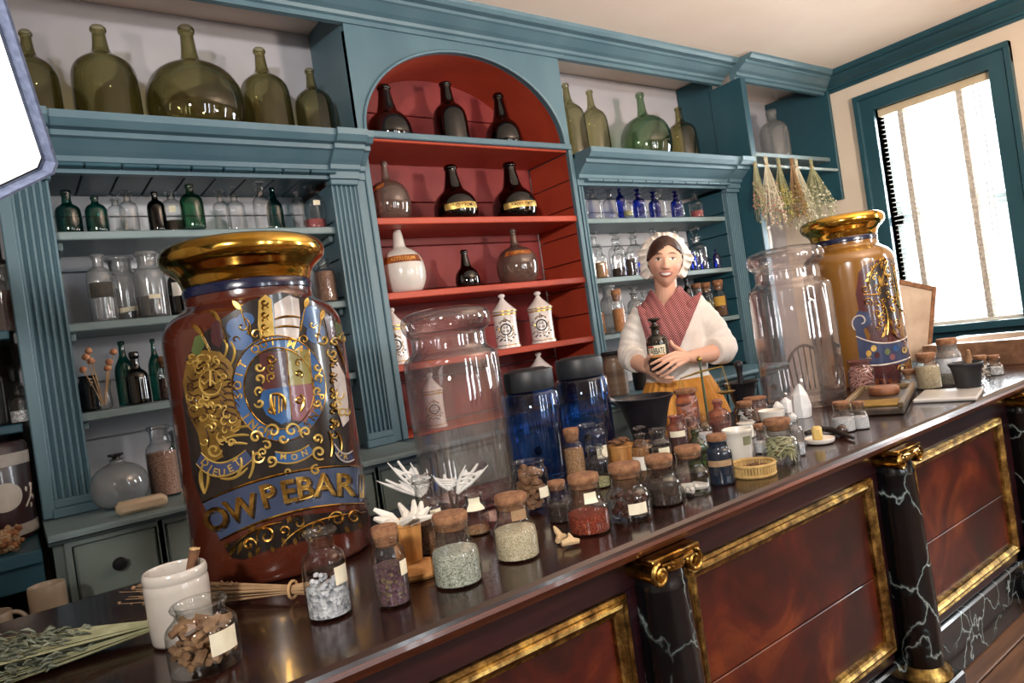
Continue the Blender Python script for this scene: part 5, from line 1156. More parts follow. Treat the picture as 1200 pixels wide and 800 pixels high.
# ginger pieces
for i, (px, py, a, lb) in enumerate(((659, 636, .4, 'pale ginger root piece at the counter edge, upright one'), (669, 641, -.5, 'pale ginger root piece at the counter edge, lying one'))):
    pos, k = at(px, py); o = obj('ginger_root', join(tube([(-.018, 0, .009), (0, .004, .011), (.02, .002, .008)], [.006, .009, .005], 8), tube([(0, 0, .01), (.004, .012, .016 + .008 * (1 - i)), (.002, .016, .024 + .01 * (1 - i))], [.007, .006, .002], 8)), paint('ginger', 'b79a72', 'd3b88e', .8, 30, .3), None)
    o.location = pos; o.rotation_euler = (0, 0, a); tag(o, lb, 'ginger')
# bark chip tubs
for px, py, r_, h_, lb in ((730, 543, .042, .062, 'small ribbed wooden tub heaped with bark chips'), (754, 541, .032, .05, 'shallow wooden tub of bark chips by the iron mortar')):
    pos, k = at(px, py); t = thing('wooden_tub', lb, 'tub', pos)
    pts = []
    for i in range(40):
        a = 2 * PI * i / 40; q = r_ * (1 + (.03 if i % 2 else 0)); pts.append((q * math.cos(a), q * math.sin(a)))
    obj('tub_body', join(prism_z(pts, 0, h_), lathe([(r_ * 1.06, h_ - .008), (r_ * 1.08, h_ - .004), (r_ * 1.06, h_), (r_ * .9, h_)], 32)), WOODO, t)
    for j in range(14):
        a = random.uniform(0, 6.28); q = r_ * .7 * random.random(); c_ = Vector((q * math.cos(a), q * math.sin(a), h_ + .004 + .018 * (1 - q / r_) * random.random()))
        g = xf(cbox(-.016, .016, -.008, .008, -.003, .003, .002), Matrix.Translation(c_) @ Matrix.Rotation(random.uniform(0, 3), 4, 'Z') @ Matrix.Rotation(random.uniform(-.6, .6), 4, 'X'))
        obj('bark_chip', g, BARK, t, smooth=False)
# iron mortars
def mortar(px, py, rpx, hpx, label):
    pos, k = at(px, py); R = rpx * k; H = hpx * k; t = thing('mortar', label, 'mortar', pos)
    obj('mortar_bowl', lathe(smooth_prof([(0, .01), (R * .62, 0), (R * .66, .02 * H), (R * .60, .08 * H), (R * .52, .14 * H), (R * .62, .35 * H), (R * .74, .65 * H), (R * .86, .88 * H), (R * .99, .97 * H), (R, H), (R * .93, H), (R * .8, .9 * H), (R * .6, .4 * H), (0, .25 * H)], 1), 48), BLACKI, t)
    return t, R, H, pos
t, R_, H_, pos = mortar(762, 520, 35, 56, 'wide black iron mortar with a steel pestle'); STEEL = paint('grey_steel', '5a5e66', '7b8088', .35, 20, .1, metal=.8)
pe = thing('pestle', 'grey steel pestle leaning in the wide iron mortar', 'pestle', (pos[0], pos[1], pos[2] + .3 * H_))
lv = -_R0
obj('shaft', tube([tuple(lv * .0 + np.array([0, 0, .012])), tuple(lv * .06 + np.array([0, 0, H_ * .5])), tuple(lv * .165 + np.array([0, 0, H_ * .86]))], [.012, .011, .013], 14), STEEL, pe)
obj('pestle_head', blob((0, 0, .016), .016, 2, 0), STEEL, pe)
t, R_, H_, pos = mortar(873, 480, 20, 33, 'smaller black iron mortar with upright pestle')
pe = thing('pestle', 'black iron pestle upright in the smaller mortar', 'pestle', (pos[0], pos[1], pos[2] + .27 * H_))
obj('shaft', lathe(smooth_prof([(0, 0), (.022, .004), (.024, .02), (.013, .04), (.012, .12), (.015, .15), (.02, .165), (.012, .18), (0, .183)], 1), 20), BLACKI, pe)
# brass balance
BRASS = paint('dull_brass', '8a7038', 'a98d4c', .35, 20, .1, metal=.8)
pos, k = at(831, 500); t = thing('balance_scale', 'thin brass balance scale standing before the skirt', 'scale', pos); HS = 80 * k
obj('base', lathe([(0, 0), (.04, 0), (.042, .008), (.03, .014), (.012, .022), (0, .024)], 28), BRASS, t)
obj('post', tube([(0, 0, .02), (0, 0, HS)], [.0055, .004], 10), paint('green_patina', '3c4a38', '56624a', .5, 20, .2, metal=.5), t)
obj('finial', lathe(smooth_prof([(0, HS - .01), (.01, HS - .008), (.012, HS), (.006, HS + .01), (0, HS + .012)], 1), 14), BRASS, t)
bv = _R0 * .085
zb = HS * .80
obj('beam', tube([tuple(-bv + np.array([0, 0, zb - .012])), (0, 0, zb + .004), tuple(bv + np.array([0, 0, zb + .012]))], [.0025, .0045, .0025], 8), BRASS, t)
for sg in (-1, 1):
    e = bv * sg + np.array([0, 0, zb + .012 * sg]); pz = e[2] - .11
    pan = obj('pan', lathe([(0, 0), (.02, .002), (.034, .010), (.035, .012), (.02, .006), (0, .004)], 24, e[0], e[1], pz), BRASS, t)
    for j in range(3):
        a = j * 2.1; obj('chain', tube([tuple(e), (e[0] + .034 * math.cos(a), e[1] + .034 * math.sin(a), pz + .011)], .0012, 4), BRASS, pan)
# white pot with label, bowl, basket, saucer
pos, k = at(868, 538); t = thing('white_pot', 'white ceramic pot with a small printed label', 'pot', pos); R_, H_ = 33 * k / 2, 36 * k
obj('pot_body', lathe(smooth_prof([(0, .004), (R_ * .8, 0), (R_ * .84, .006), (R_ * .98, .85 * H_), (R_ * 1.06, .9 * H_), (R_ * 1.06, .98 * H_), (R_, H_), (R_ * .94, .95 * H_), (R_ * .8, .3 * H_), (0, .2 * H_)], 1), 40), WHITEC, t)
obj('label', patch(lambda z: R_ * (.82 + .17 * z / (H_ * .85)), face_angle(pos) + .35, face_angle(pos) + 1.05, .5 * H_, .78 * H_), paint('green_grey_label', '75765a', '8f8f70', .8, 40, 0), t)
pos, k = at(905, 495); t = thing('white_bowl', 'small white bowl of pale powder among the corked jars', 'bowl', pos); R_ = 29 * k / 2
obj('bowl_shell', lathe(smooth_prof([(0, .003), (R_ * .7, 0), (R_ * .9, .01), (R_, .04), (R_ * 1.04, .046), (R_ * .97, .047), (R_ * .9, .036), (0, .03)], 1), 36), WHITEC, t)
obj('powder', lathe([(0, .041), (R_ * .6, .038), (R_ * .92, .034)], 30), WHT, t)
pos, k = at(884, 556); t = thing('wicker_basket', 'shallow round wicker basket of brown bark at the counter edge', 'basket', pos); R_ = 49 * k / 2
WICK = paint('wicker', 'a8854e', 'c4a468', .8, 40, .3)
obj('basket_base', lathe([(0, 0), (R_ * .95, 0), (R_ * .95, .004), (0, .005)], 36), WICK, t)
gs = []
for i in range(44):
    a = 2 * PI * i / 44; gs.append(tube([(R_ * .96 * math.cos(a), R_ * .96 * math.sin(a), 0), (R_ * 1.0 * math.cos(a), R_ * 1.0 * math.sin(a), .03)], .0034, 5))
obj('wicker_stakes', join(*gs), WICK, t, kind='stuff')
for z, q in ((.004, .97), (.03, 1.01)): obj('wicker_hoop', tube([(R_ * q * math.cos(a), R_ * q * math.sin(a), z) for a in np.linspace(0, 2 * PI, 41)], .0045, 6, False), WICK, t)
gs = [tube([(R_ * .7 * random.uniform(-1, 1) * .9, R_ * .7 * random.uniform(-1, 1) * .9, .012 + .012 * random.random()) for _ in range(2)], .003, 5) for _ in range(45)]
obj('contents', join(*gs), BARK, t, kind='stuff')
pos, k = at(961, 519); t = thing('saucer', 'small white saucer under the yellow block', 'saucer', pos); R_ = 34 * k / 2
obj('saucer_dish', lathe(smooth_prof([(0, .003), (R_ * .8, 0), (R_ * .95, .004), (R_, .014), (R_ * .95, .016), (R_ * .85, .009), (0, .008)], 1), 36), WHITEC, t)
o = wobj('resin_block', xf(cbox(-.022, .022, -.014, .014, 0, .04, .006), Matrix.Translation((pos[0] - .003, pos[1] + .003, KT + .0095)) @ Matrix.Rotation(.5, 4, 'Z')), paint('yellow_resin', 'c9a858', 'dcc07a', .6, 20, .1), None); tag(o, 'yellow resin block standing on the white saucer', 'resin')
# white alum crystals
ALUM = paint('white_alum', 'd6d8da', 'eeeeee', .35, 12, .1)
def crystal(px, py, r_, h_, lb, sd):
    random.seed(sd); pos, k = at(px, py); n = 7
    ring = lambda q, z: [(q * math.cos(2 * PI * i / n + sd) * random.uniform(.8, 1.15), q * math.sin(2 * PI * i / n + sd) * random.uniform(.8, 1.15), z * random.uniform(.92, 1.08)) for i in range(n)]
    V = ring(r_, 0.0) + ring(r_ * 1.05, h_ * .35) + ring(r_ * .8, h_ * .75) + ring(r_ * .3, h_); V += [(0, 0, h_ * 1.12)]
    V = [(x, y, max(0, z)) for x, y, z in V]
    Fc = [(j * n + i, j * n + (i + 1) % n, (j + 1) * n + (i + 1) % n, (j + 1) * n + i) for j in range(3) for i in range(n)] + [tuple(range(n))[::-1]] + [(3 * n + i, 3 * n + (i + 1) % n, 4 * n) for i in range(n)]
    o = obj('alum_crystal', (V, Fc), ALUM, None, smooth=False); o.location = pos; tag(o, lb, 'crystal', 'white crystals before the clear jar')
crystal(941, 489, .034, .115, 'tall white crystal lump before the clear show jar', 1)
crystal(923, 483, .026, .055, 'rounded white crystal left of the tall lump', 2)
crystal(913, 487, .022, .05, 'small white crystal beside the white bowl', 3)
crystal(930, 494, .016, .03, 'little white crystal chip before the tall lump', 4)
random.seed(11)
# dark roots and brown ball
for i, (a, b, lb) in enumerate((((945, 512), (985, 505), 'dark knotted root behind the saucer'), ((968, 507), (1000, 516), 'dark thin root pointing to the counter edge'))):
    p0, _ = at(*a); p1, _ = at(*b); m_ = [(p0[j] * .5 + p1[j] * .5) for j in range(3)]
    o = wobj('dark_root', join(tube([(p0[0], p0[1], KT + .010), (m_[0] + .01, m_[1] + .012, KT + .014), (p1[0], p1[1], KT + .006)], [.008, .009, .005], 7), tube([(m_[0], m_[1], KT + .012), (m_[0] + .03, m_[1] - .01, KT + .012 + .01 * i)], [.006, .003], 6)), DARKW, None); tag(o, lb, 'root')
pos, k = at(988, 510); o = obj('brown_ball', blob((0, 0, .017), .017, 3, .01), paint('brown_ball', '35261f', '4a372c', .3, 15, .1, coat=.4), None); o.location = pos; tag(o, 'shiny dark brown ball before the white powder jars', 'ball')
# pill tile, pill machine, black pot, wooden sieve box, leaning board
def quad_slab(name, corners, z0, z1, mat, label, cat):
    pts = [tuple(onz(x, y, KZ)[:2]) for x, y in corners]; o = wobj(name, prism_z(pts, z0, z1), mat, None, smooth=False); return tag(o, label, cat)
MACH = boards('machine_wood', '4a3a26', '6b5638', '86704c', .5, (1, 8, 8)); DKM = boards('machine_dark', '241c16', '3c3026', '54463a', .4, (1, 8, 8))
t = thing('pill_machine', 'long flat wooden pill-rolling board with grooved plate', 'pill machine', (2.66, 1.33, KT), rotz=.34)
obj('board', cbox(-.27, .27, -.10, .10, 0, .022, .004), DKM, t, smooth=False)
for y in (-.094, .094): obj('side_rail', cbox(-.27, .27, y - .009, y + .009, .022, .042, .003), MACH, t, smooth=False)
obj('end_rail', cbox(.255, .27, -.084, .084, .0225, .04, .003), MACH, t, smooth=False)
for i in range(12): obj('groove_bar', cbox(-.22 + i * .012, -.213 + i * .012, -.082, .082, .0225, .03, .002), BRASS, t, smooth=False)
o = wobj('wooden_disc', lathe([(0, 0), (.052, 0), (.055, .005), (.055, .024), (.05, .03), (0, .03)], 32, 2.76, 1.36, KT + .0235), boards('reddish_disc', '6b4028', '8a583a', 'a0714e', .5, (8, 8, 8)), None); tag(o, 'round reddish wooden disc lying on the pill board', 'disc')
TILE = paint('white_tile', 'd4d3d0', 'e6e5e2', .25, 6, 0, coat=.4)
pos = onz(1101, 467, KZ); o = wobj('pill_tile', xf(cbox(-.125, .125, -.10, .10, 0, .014, .004), Matrix.Translation((pos[0] + .035, pos[1] - .02, KT)) @ Matrix.Rotation(.25, 4, 'Z')), TILE, None, smooth=False); tag(o, 'flat square white ceramic pill tile left of the black pot', 'tile')
pos, k = at(1136, 458); t = thing('black_pot', 'black iron pot on a saucer with a stick in it', 'pot', pos); R_, H_ = 17.5 * k, 34 * k
obj('pot_body', lathe(smooth_prof([(0, .012), (R_ * .68, .012), (R_ * .72, .016), (R_ * .9, .82 * H_), (R_ * 1.02, .88 * H_), (R_ * 1.03, .98 * H_), (R_ * .95, H_), (R_ * .85, .9 * H_), (R_ * .6, .3 * H_), (0, .25 * H_)], 1), 40), BLACKL, t)
obj('pot_saucer', lathe([(0, 0), (R_ * .78, 0), (R_ * .92, .010), (R_ * .9, .014), (R_ * .7, .009), (0, .008)], 36), BLACKL, t)
obj('stick', tube([(0, 0, .3 * H_), (.01, -.01, H_ * 1.15), (.006, -.014, H_ * 1.4)], [.008, .012, .006], 8), STK, t)
# sieve box
BOXW = boards('plain_box_wood', '5a4030', '7a5a44', '94735a', .5, (1, 8, 8))
t = thing('sieve_box', 'square wooden box with a round sieve opening at the counter end', 'box', (3.98, 1.38, KT))
bx0, bx1, by0, by1, bh = -.24, .24, -.24, .24, .115
V, Fc = [], []; n = 48
for i in range(n):
    a = 2 * PI * i / n; cx_, sx_ = math.cos(a), math.sin(a); s_ = .24 / max(abs(cx_), abs(sx_))
    V += [(.195 * cx_, .195 * sx_, bh), (s_ * cx_, s_ * sx_, bh), (.195 * cx_, .195 * sx_, bh - .05)]
for i in range(n):
    a, b = 3 * i, 3 * ((i + 1) % n); Fc += [(a, b, b + 1, a + 1), (a, a + 2, b + 2, b)]
obj('box_top', (V, Fc), paint('pale_box_top', 'b9aca0', 'cfc4b8', .4, 6, .05), t, smooth=False)
obj('sieve_mesh', lathe([(0, bh - .05), (.19, bh - .049), (.193, bh - .044)], 40), paint('sieve_tan', '8a6a48', 'a07e58', .8, 90, .4), t)
for g in (box(bx0, bx1, by0, by0 + .015, 0, bh - .001), box(bx0, bx1, by1 - .015, by1, 0, bh - .001), box(bx0, bx0 + .015, by0 + .015, by1 - .015, 0, bh - .001), box(bx1 - .015, bx1, by0 + .015, by1 - .015, 0, bh - .001)): obj('box_side', g, BOXW, t, smooth=False)
t = thing('leaning_board', 'framed wooden board leaning behind the ochre jar', 'board', (3.72, 1.72, KT + .046), rotz=-.35)
obj('board_panel', xf(cbox(-.16, .16, -.008, .008, .01, .40, .003), Matrix.Rotation(.28, 4, 'Y')), paint('pale_board', '9a8672', 'b09c88', .6, 8, .05), t, smooth=False)
obj('board_frame', xf(join(cbox(.15, .175, -.014, .012, 0, .42, .003), cbox(-.175, -.15, -.014, .012, 0, .42, .003), cbox(-.15, .15, -.014, .012, .395, .42, .003)), Matrix.Rotation(.28, 4, 'Y')), BARK, t, smooth=False)

# ================================================================== the woman behind the counter
PO = np.array([2.67, 2.31, 0.0]) * .962; _d = np.array([PO[0], PO[1], 0]) / math.hypot(PO[0], PO[1])
EX = np.array([_d[1], -_d[0], 0.0]); EY = _d
PROT = math.atan2(EX[1], EX[0])
def PL(px, py, w=0.0):
    """point of the figure's own frame (x to the photo's right, y away from the camera) at w metres before her spine"""
    d = ray(px, py); t = ((PO - CAM) @ EY - w) / (d @ EY); p = CAM + d * t - PO
    return np.array([p @ EX, p @ EY, p[2]])
W = thing('person', 'smiling woman in white ruffled cap, checked kerchief and mustard skirt holding a bottle', 'person', tuple(PO), rotz=PROT)
def remesh(g, vox, smooth=2):
    me = bpy.data.meshes.new('tmp'); me.from_pydata([tuple(map(float, p)) for p in g[0]], [], g[1])
    bm = bmesh.new(); bm.from_mesh(me); bmesh.ops.recalc_face_normals(bm, faces=bm.faces[:]); bm.to_mesh(me); bm.free()
    o = bpy.data.objects.new('tmp', me); COL.objects.link(o)
    md = o.modifiers.new('r', 'REMESH'); md.mode = 'VOXEL'; md.voxel_size = vox
    if smooth: ms = o.modifiers.new('s', 'SMOOTH'); ms.factor = .5; ms.iterations = smooth
    dg = bpy.context.evaluated_depsgraph_get(); ev = o.evaluated_get(dg); m2 = bpy.data.meshes.new_from_object(ev, depsgraph=dg)
    bpy.data.objects.remove(o); return m2
def limb(pts, rad, seg=16):
    """tapered closed limb with rounded ends"""
    P = [np.array(p, float) for p in pts]; R = list(rad); Q, S = [], []
    # densify with Catmull-Rom
    n = len(P)
    for i in range(n - 1):
        p0, p1, p2, p3 = P[max(i - 1, 0)], P[i], P[i + 1], P[min(i + 2, n - 1)]
        for t in np.linspace(0, 1, 6, endpoint=False):
            Q.append(.5 * ((2 * p1) + (-p0 + p2) * t + (2 * p0 - 5 * p1 + 4 * p2 - p3) * t * t + (-p0 + 3 * p1 - 3 * p2 + p3) * t ** 3)); S.append(R[i] + (R[i + 1] - R[i]) * t)
    Q.append(P[-1]); S.append(R[-1])
    a = (Q[0] - Q[1]) / np.linalg.norm(Q[0] - Q[1]); b = (Q[-1] - Q[-2]) / np.linalg.norm(Q[-1] - Q[-2])
    for f, q in ((.55, .8), (.9, .4)): pass
    pre = [(Q[0] + a * S[0] * .92, S[0] * .38), (Q[0] + a * S[0] * .6, S[0] * .8)]; post = [(Q[-1] + b * S[-1] * .6, S[-1] * .8), (Q[-1] + b * S[-1] * .92, S[-1] * .38)]
    allp = [p for p, _ in pre] + Q + [p for p, _ in post]; allr = [r for _, r in pre] + S + [r for _, r in post]
    return tube(allp, allr, seg)
def loft(rings, seg=40, wob=None):
    """rings: (cx, cy, z, rx, ry); closed solid"""
    V = []
    for j, (cx, cy, z, rx, ry) in enumerate(rings):
        for i in range(seg):
            a = 2 * PI * i / seg; q = 1 + (wob(a, z) if wob else 0)
            V.append((cx + rx * q * math.cos(a), cy + ry * q * math.sin(a), z))
    n = len(rings); Fc = [(j * seg + i, j * seg + (i + 1) % seg, (j + 1) * seg + (i + 1) % seg, (j + 1) * seg + i) for j in range(n - 1) for i in range(seg)]
    return V, Fc + [tuple(range(seg))[::-1], tuple(range((n - 1) * seg, n * seg))]
# ---- head
HC = PL(779, 307.5, .02); HROLL = .11
HM = Matrix.Translation(Vector(HC)) @ Matrix.Rotation(HROLL, 4, 'Y') @ Matrix.Rotation(.05, 4, 'Z') @ Matrix.Scale(1.05, 4)
HMI = HM.inverted()
g_ = lambda v, s: math.exp(-(v / s) ** 2)
def head_surface():
    V, Fc = [], []; nu, nv = 120, 90
    for j in range(nv + 1):
        ph = PI * j / nv
        for i in range(nu):
            th = 2 * PI * i / nu; x, y, z = math.sin(ph) * math.cos(th), math.sin(ph) * math.sin(th), math.cos(ph)
            X, Y, Z = x * .075, y * .096, z * .113
            if Z < 0:                                             # jaw narrows to the chin
                k = -Z / .113; X *= 1 - .44 * k ** 1.6; Y *= 1 - .22 * k ** 2
                if Y < 0: Y -= .010 * k
            if Y > 0: Z += .01 * y
            if Y < 0:
                ax = abs(X); f = min(1, -y * 1.6)
                Y -= f * (.0035 * g_(ax - .030, .022) * g_(Z - .033, .010))                    # brow
                Y += f * .0095 * g_(ax - .031, .017) * g_(Z - .010, .012)                      # eye sockets
                Y -= f * .0065 * g_(ax - .031, .0125) * g_(Z - .009, .008)                     # eyeballs
                nz = max(0.0, min(1.0, (.022 - Z) / .055)) if Z > -.034 else max(0, 1 - (-.034 - Z) / .008)
                Y -= f * .024 * nz * g_(ax, .0085 + .006 * nz)                                 # nose
                Y -= f * .006 * g_(ax - .012, .006) * g_(Z + .029, .006)                       # nostrils
                Y -= f * .0065 * g_(ax - .046, .018) * g_(Z + .030, .018)                      # cheeks
                zl = -.058 + 5.0 * X * X
                Y -= f * .0065 * g_(ax, .026) * g_(Z - zl, .013)                               # lips
                Y += f * .003 * g_(ax, .022) * g_(Z - zl, .003)
                Y -= f * .007 * g_(ax, .020) * g_(Z + .094, .014)                              # chin
            V.append((X, Y, Z))
    Fc = [(j * nu + i, j * nu + (i + 1) % nu, (j + 1) * nu + (i + 1) % nu, (j + 1) * nu + i) for j in range(nv) for i in range(nu)]
    return V, Fc
def ear(sg): return xf(loft([(sg * .074, .012, -.028, .006, .008), (sg * .079, .014, -.015, .010, .014), (sg * .082, .016, .005, .011, .018), (sg * .081, .018, .022, .007, .010)], 16), Matrix.Identity(4))
parts = [xf(head_surface(), HM), xf(ear(-1), HM), xf(ear(1), HM)]
hb = np.array(HM @ Vector((0, .02, -.06)))
NK = np.array([.0, .035, 1.40]); parts.append(limb([hb, (hb + NK) / 2 + np.array([0, .0, 0]), NK], [.052, .053, .062], 20))
sl, sr = np.array([-.145, .03, 1.35]), np.array([.145, .03, 1.36])
parts.append(loft([(0, .03, .86, .165, .125), (0, .03, .95, .15, .11), (0, .03, 1.04, .128, .095), (0, .025, 1.15, .142, .105), (0, .02, 1.25, .152, .112), (0, .025, 1.33, .150, .088), (0, .035, 1.38, .10, .062), (0, .04, 1.42, .06, .055)], 40))
el, er = PL(740, 417, -.0), PL(848, 409, .0)
wl, wr = PL(757, 431, .165), PL(808, 418, .20)
parts.append(limb([sl, (sl + el) / 2, el], [.045, .045, .041])); parts.append(limb([sr, (sr + er) / 2, er], [.045, .045, .041]))
parts.append(limb([el, (el + wl) / 2 + np.array([0, 0, -.006]), wl], [.043, .037, .026])); parts.append(limb([er, (er + wr) / 2 + np.array([0, 0, -.006]), wr], [.043, .038, .026]))
# hands: palm bars, then five fingers each
def finger(k, m1, m2, tip, r0): return limb([k, m1, m2, tip], [r0, r0 * .94, r0 * .88, r0 * .72], 10)
def hand(wrist, knuckles, fingers, thumb, r=.0088):
    o = []
    for k in knuckles: o.append(limb([wrist, wrist * .45 + np.array(k) * .55, k], [.019, .0145, .0105], 10))
    for k, (a, b, t_), q in zip(knuckles, fingers, (1.0, 1.04, 1.0, .86)): o.append(finger(k, a, b, t_, r * q))
    o.append(limb(thumb, [.015, .0115, .0098, .0078], 10)); return o
parts += hand(wr, [PL(791, 413.5, .262), PL(789.5, 418.5, .272), PL(790.5, 423.5, .272), PL(794, 428, .262)],
    [(PL(783, 416.5, .281), PL(773, 421.5, .288), PL(763, 426.5, .281)), (PL(781, 423, .288), PL(773, 428, .291), PL(765, 433, .284)), (PL(783, 429, .285), PL(777, 433.5, .285), PL(770, 438, .276)), (PL(787, 434, .272), PL(782, 437.5, .27), PL(776, 441, .262))],
    [PL(804, 415, .205), PL(795, 409, .20), PL(789, 405, .185), PL(786, 400, .175)])
parts += hand(wl, [PL(764, 428.5, .215), PL(766, 433, .222), PL(767, 437, .215), PL(767, 440.5, .20)],
    [(PL(770, 436.5, .235), PL(777, 439.5, .24), PL(783, 440.5, .236)), (PL(773, 440, .236), PL(781, 442.5, .24), PL(789, 442.5, .235)), (PL(774, 443.5, .225), PL(782, 445, .228), PL(790, 445, .222)), (PL(773, 446, .205), PL(780, 447.5, .207), PL(786, 447.5, .202))],
    [PL(758, 428, .19), PL(758, 423, .218), PL(760, 419, .245), PL(763, 416, .262)])
# legs under the skirt
for sg in (-1, 1): parts.append(limb([(sg * .085, .03, .90), (sg * .09, .02, .48), (sg * .09, .04, .10)], [.085, .058, .04], 14)); parts.append(limb([(sg * .09, .05, .035), (sg * .1, -.12, .03)], [.034, .026], 10))
bm_ = remesh(join(*parts), .0031, 2)
co = np.empty(len(bm_.vertices) * 3); bm_.vertices.foreach_get('co', co); co = co.reshape(-1, 3)
Mi = np.array(HMI); hv = co @ Mi[:3, :3].T + Mi[:3, 3]
skin = np.array(lin('dfae95')[:3]); colr = np.tile(skin, (len(co), 1))
def mixc(mask, c, k=1.0):
    global colr
    m_ = (np.clip(mask, 0, 1) * k)[:, None]; colr = colr * (1 - m_) + np.array(lin(c)[:3]) * m_
x, y, z = hv[:, 0], hv[:, 1], hv[:, 2]; front = (y < -.03) & (np.abs(z) < .13) & (np.abs(x) < .09); ax = np.abs(x)
S = lambda v: 1 / (1 + np.exp(-np.clip(v, -40, 40)))
mixc(front * np.exp(-((ax - .045) / .018) ** 2 - ((z + .028) / .018) ** 2), 'd98a78', .5)
mixc(front * np.exp(-(ax / .014) ** 2 - ((z + .03) / .012) ** 2), 'd99782', .35)
zl = -.059 + 7.0 * x * x
lip = front * S((1 - (ax / .0285) ** 2 - ((z - zl) / .0125) ** 2) * 9); mixc(lip, 'b23a3e', .95)
mouth = front * S((1 - (ax / .0245) ** 2 - ((z - zl - .0005) / .0072) ** 2) * 9); mixc(mouth, '6b1f22')
teeth = front * S((1 - (ax / .0225) ** 2 - ((z - zl - .0012) / .0056) ** 2) * 9); mixc(teeth, 'f6efe6')
zb = .034 - 3.0 * (ax - .030) ** 2 * 4
brow = front * S((1 - ((ax - .031) / .019) ** 2 - ((z - zb) / .0042) ** 2) * 5); mixc(brow, '4a2a1c', .9)
eye = front * S((1 - ((ax - .0310) / .0135) ** 2 - ((z - .009) / .0058) ** 2) * 8); mixc(eye, 'ece6e0')
iris = front * S((1 - ((ax - .0310) / .0058) ** 2 - ((z - .0095) / .0062) ** 2) * 9) * (eye > .25); mixc(iris, '3a2418')
lash = front * S((1 - ((ax - .0315) / .0155) ** 2 - ((z - .0145 + 9 * (ax - .031) ** 2) / .0026) ** 2) * 6); mixc(lash, '2c1a14', .9)
ca = bm_.color_attributes.new('tint', 'FLOAT_COLOR', 'POINT'); ca.data.foreach_set('color', np.hstack([colr, np.ones((len(co), 1))]).astype(np.float32).ravel())
t = NT('skin'); at_ = t.add('ShaderNodeVertexColor'); at_.layer_name = 'tint'; t.base(at_.outputs['Color']); t.set(.48, 0, .4); t.p.inputs['Subsurface Weight'].default_value = .08; t.p.inputs['Subsurface Scale'].default_value = .01
bm_.materials.clear(); bm_.materials.append(t.m); bm_.shade_smooth(); bm_.name = 'body'
o = bpy.data.objects.new('body', bm_); COL.objects.link(o); o.parent = W

# ---- clothes
LINEN = paint('white_linen', 'e2dcd4', 'eeeae4', .8, 14, .25, bd=.006)
rnd = lambda a, z: .015 * math.sin(5 * a + 30 * z) + .012 * math.sin(9 * a - 50 * z)
tor = loft([(0, .03, .93, .185, .145), (0, .03, .985, .165, .125), (0, .03, 1.05, .146, .112), (0, .025, 1.15, .160, .122), (0, .02, 1.25, .172, .130), (0, .025, 1.33, .184, .112), (0, .035, 1.375, .150, .088), (0, .040, 1.405, .105, .075), (0, .042, 1.435, .078, .066), (0, .042, 1.46, .070, .062)], 48, rnd)
def sleeve(a, b, c, end):
    m_ = (a + b) / 2; e_ = b + (c - b) * end
    a = a + np.array([.045 if a[0] < 0 else -.045, 0, .004]); P, R = [a, m_ * .5 + a * .5, m_, m_ * .5 + b * .5, b, b + (c - b) * end * .5, e_], [.078, .076, .070, .068, .07, .066, .060]
    Q, S_ = [], []
    for i in range(len(P) - 1):
        for t_ in np.linspace(0, 1, 6, endpoint=False): Q.append(P[i] * (1 - t_) + P[i + 1] * t_); S_.append((R[i] * (1 - t_) + R[i + 1] * t_) * (1 + .035 * math.sin(9.0 * (i + t_)) + .02 * math.sin(23 * (i + t_))))
    Q.append(e_); S_.append(R[-1]); return tube(Q, S_, 24)
bl_ = remesh(join(tor, sleeve(sl, el, wl, .42), sleeve(sr, er, wr, .34)), .006, 4)
pa, pb, pc = PL(763, 338, .1), PL(794, 336, .1), PL(778, 359, .1)
def inside_v(c_):
    if c_.y > .05: return c_.z > 1.455
    f = lambda p, q: (q[0] - p[0]) * (c_.z - p[2]) - (q[2] - p[2]) * (c_.x - p[0])
    return f(pa, pc) > 0 and f(pc, pb) > 0
full_ = bl_.copy()
bm = bmesh.new(); bm.from_mesh(bl_)
for p, q in ((pa, pc), (pb, pc)):
    d = Vector((q[0] - p[0], 0, q[2] - p[2])); bmesh.ops.bisect_plane(bm, geom=bm.verts[:] + bm.edges[:] + bm.faces[:], plane_co=Vector((p[0], 0, p[2])), plane_no=Vector((-d.z, 0, d.x)).normalized())
bmesh.ops.delete(bm, geom=[f for f in bm.faces if inside_v(f.calc_center_median())], context='FACES'); bm.to_mesh(bl_); bm.free()
bl_.name = 'blouse'; bl_.materials.clear(); bl_.materials.append(LINEN); bl_.shade_smooth()
o = bpy.data.objects.new('blouse', bl_); COL.objects.link(o); o.parent = W
# open the cuffs' ends is not needed: the forearm leaves through them
# kerchief: the blouse's shoulder and breast surface, lifted and cut to shape
bm = bmesh.new(); bm.from_mesh(full_); bm.normal_update()
for v in bm.verts: v.co += v.normal * (.0095 + .0022 * math.sin(v.co.x * 190 + v.co.z * 60))
def cut(p, q, keep_inside):
    """cut along the x-z line p-q; keep the side of keep_inside"""
    p, q, c_ = Vector((p[0], 0, p[2])), Vector((q[0], 0, q[2])), Vector((keep_inside[0], 0, keep_inside[2])); d = q - p; nrm = Vector((-d.z, 0, d.x)).normalized()
    if (c_ - p).dot(nrm) < 0: nrm = -nrm
    bmesh.ops.bisect_plane(bm, geom=bm.verts[:] + bm.edges[:] + bm.faces[:], plane_co=p, plane_no=nrm, clear_inner=True)
cen = PL(778, 375, .1)
cut(PL(744, 352, .1), PL(760, 409, .1), cen); cut(PL(823, 344, .1), PL(794, 412, .1), cen); cut(PL(750, 410, .1), PL(800, 412, .1), cen)
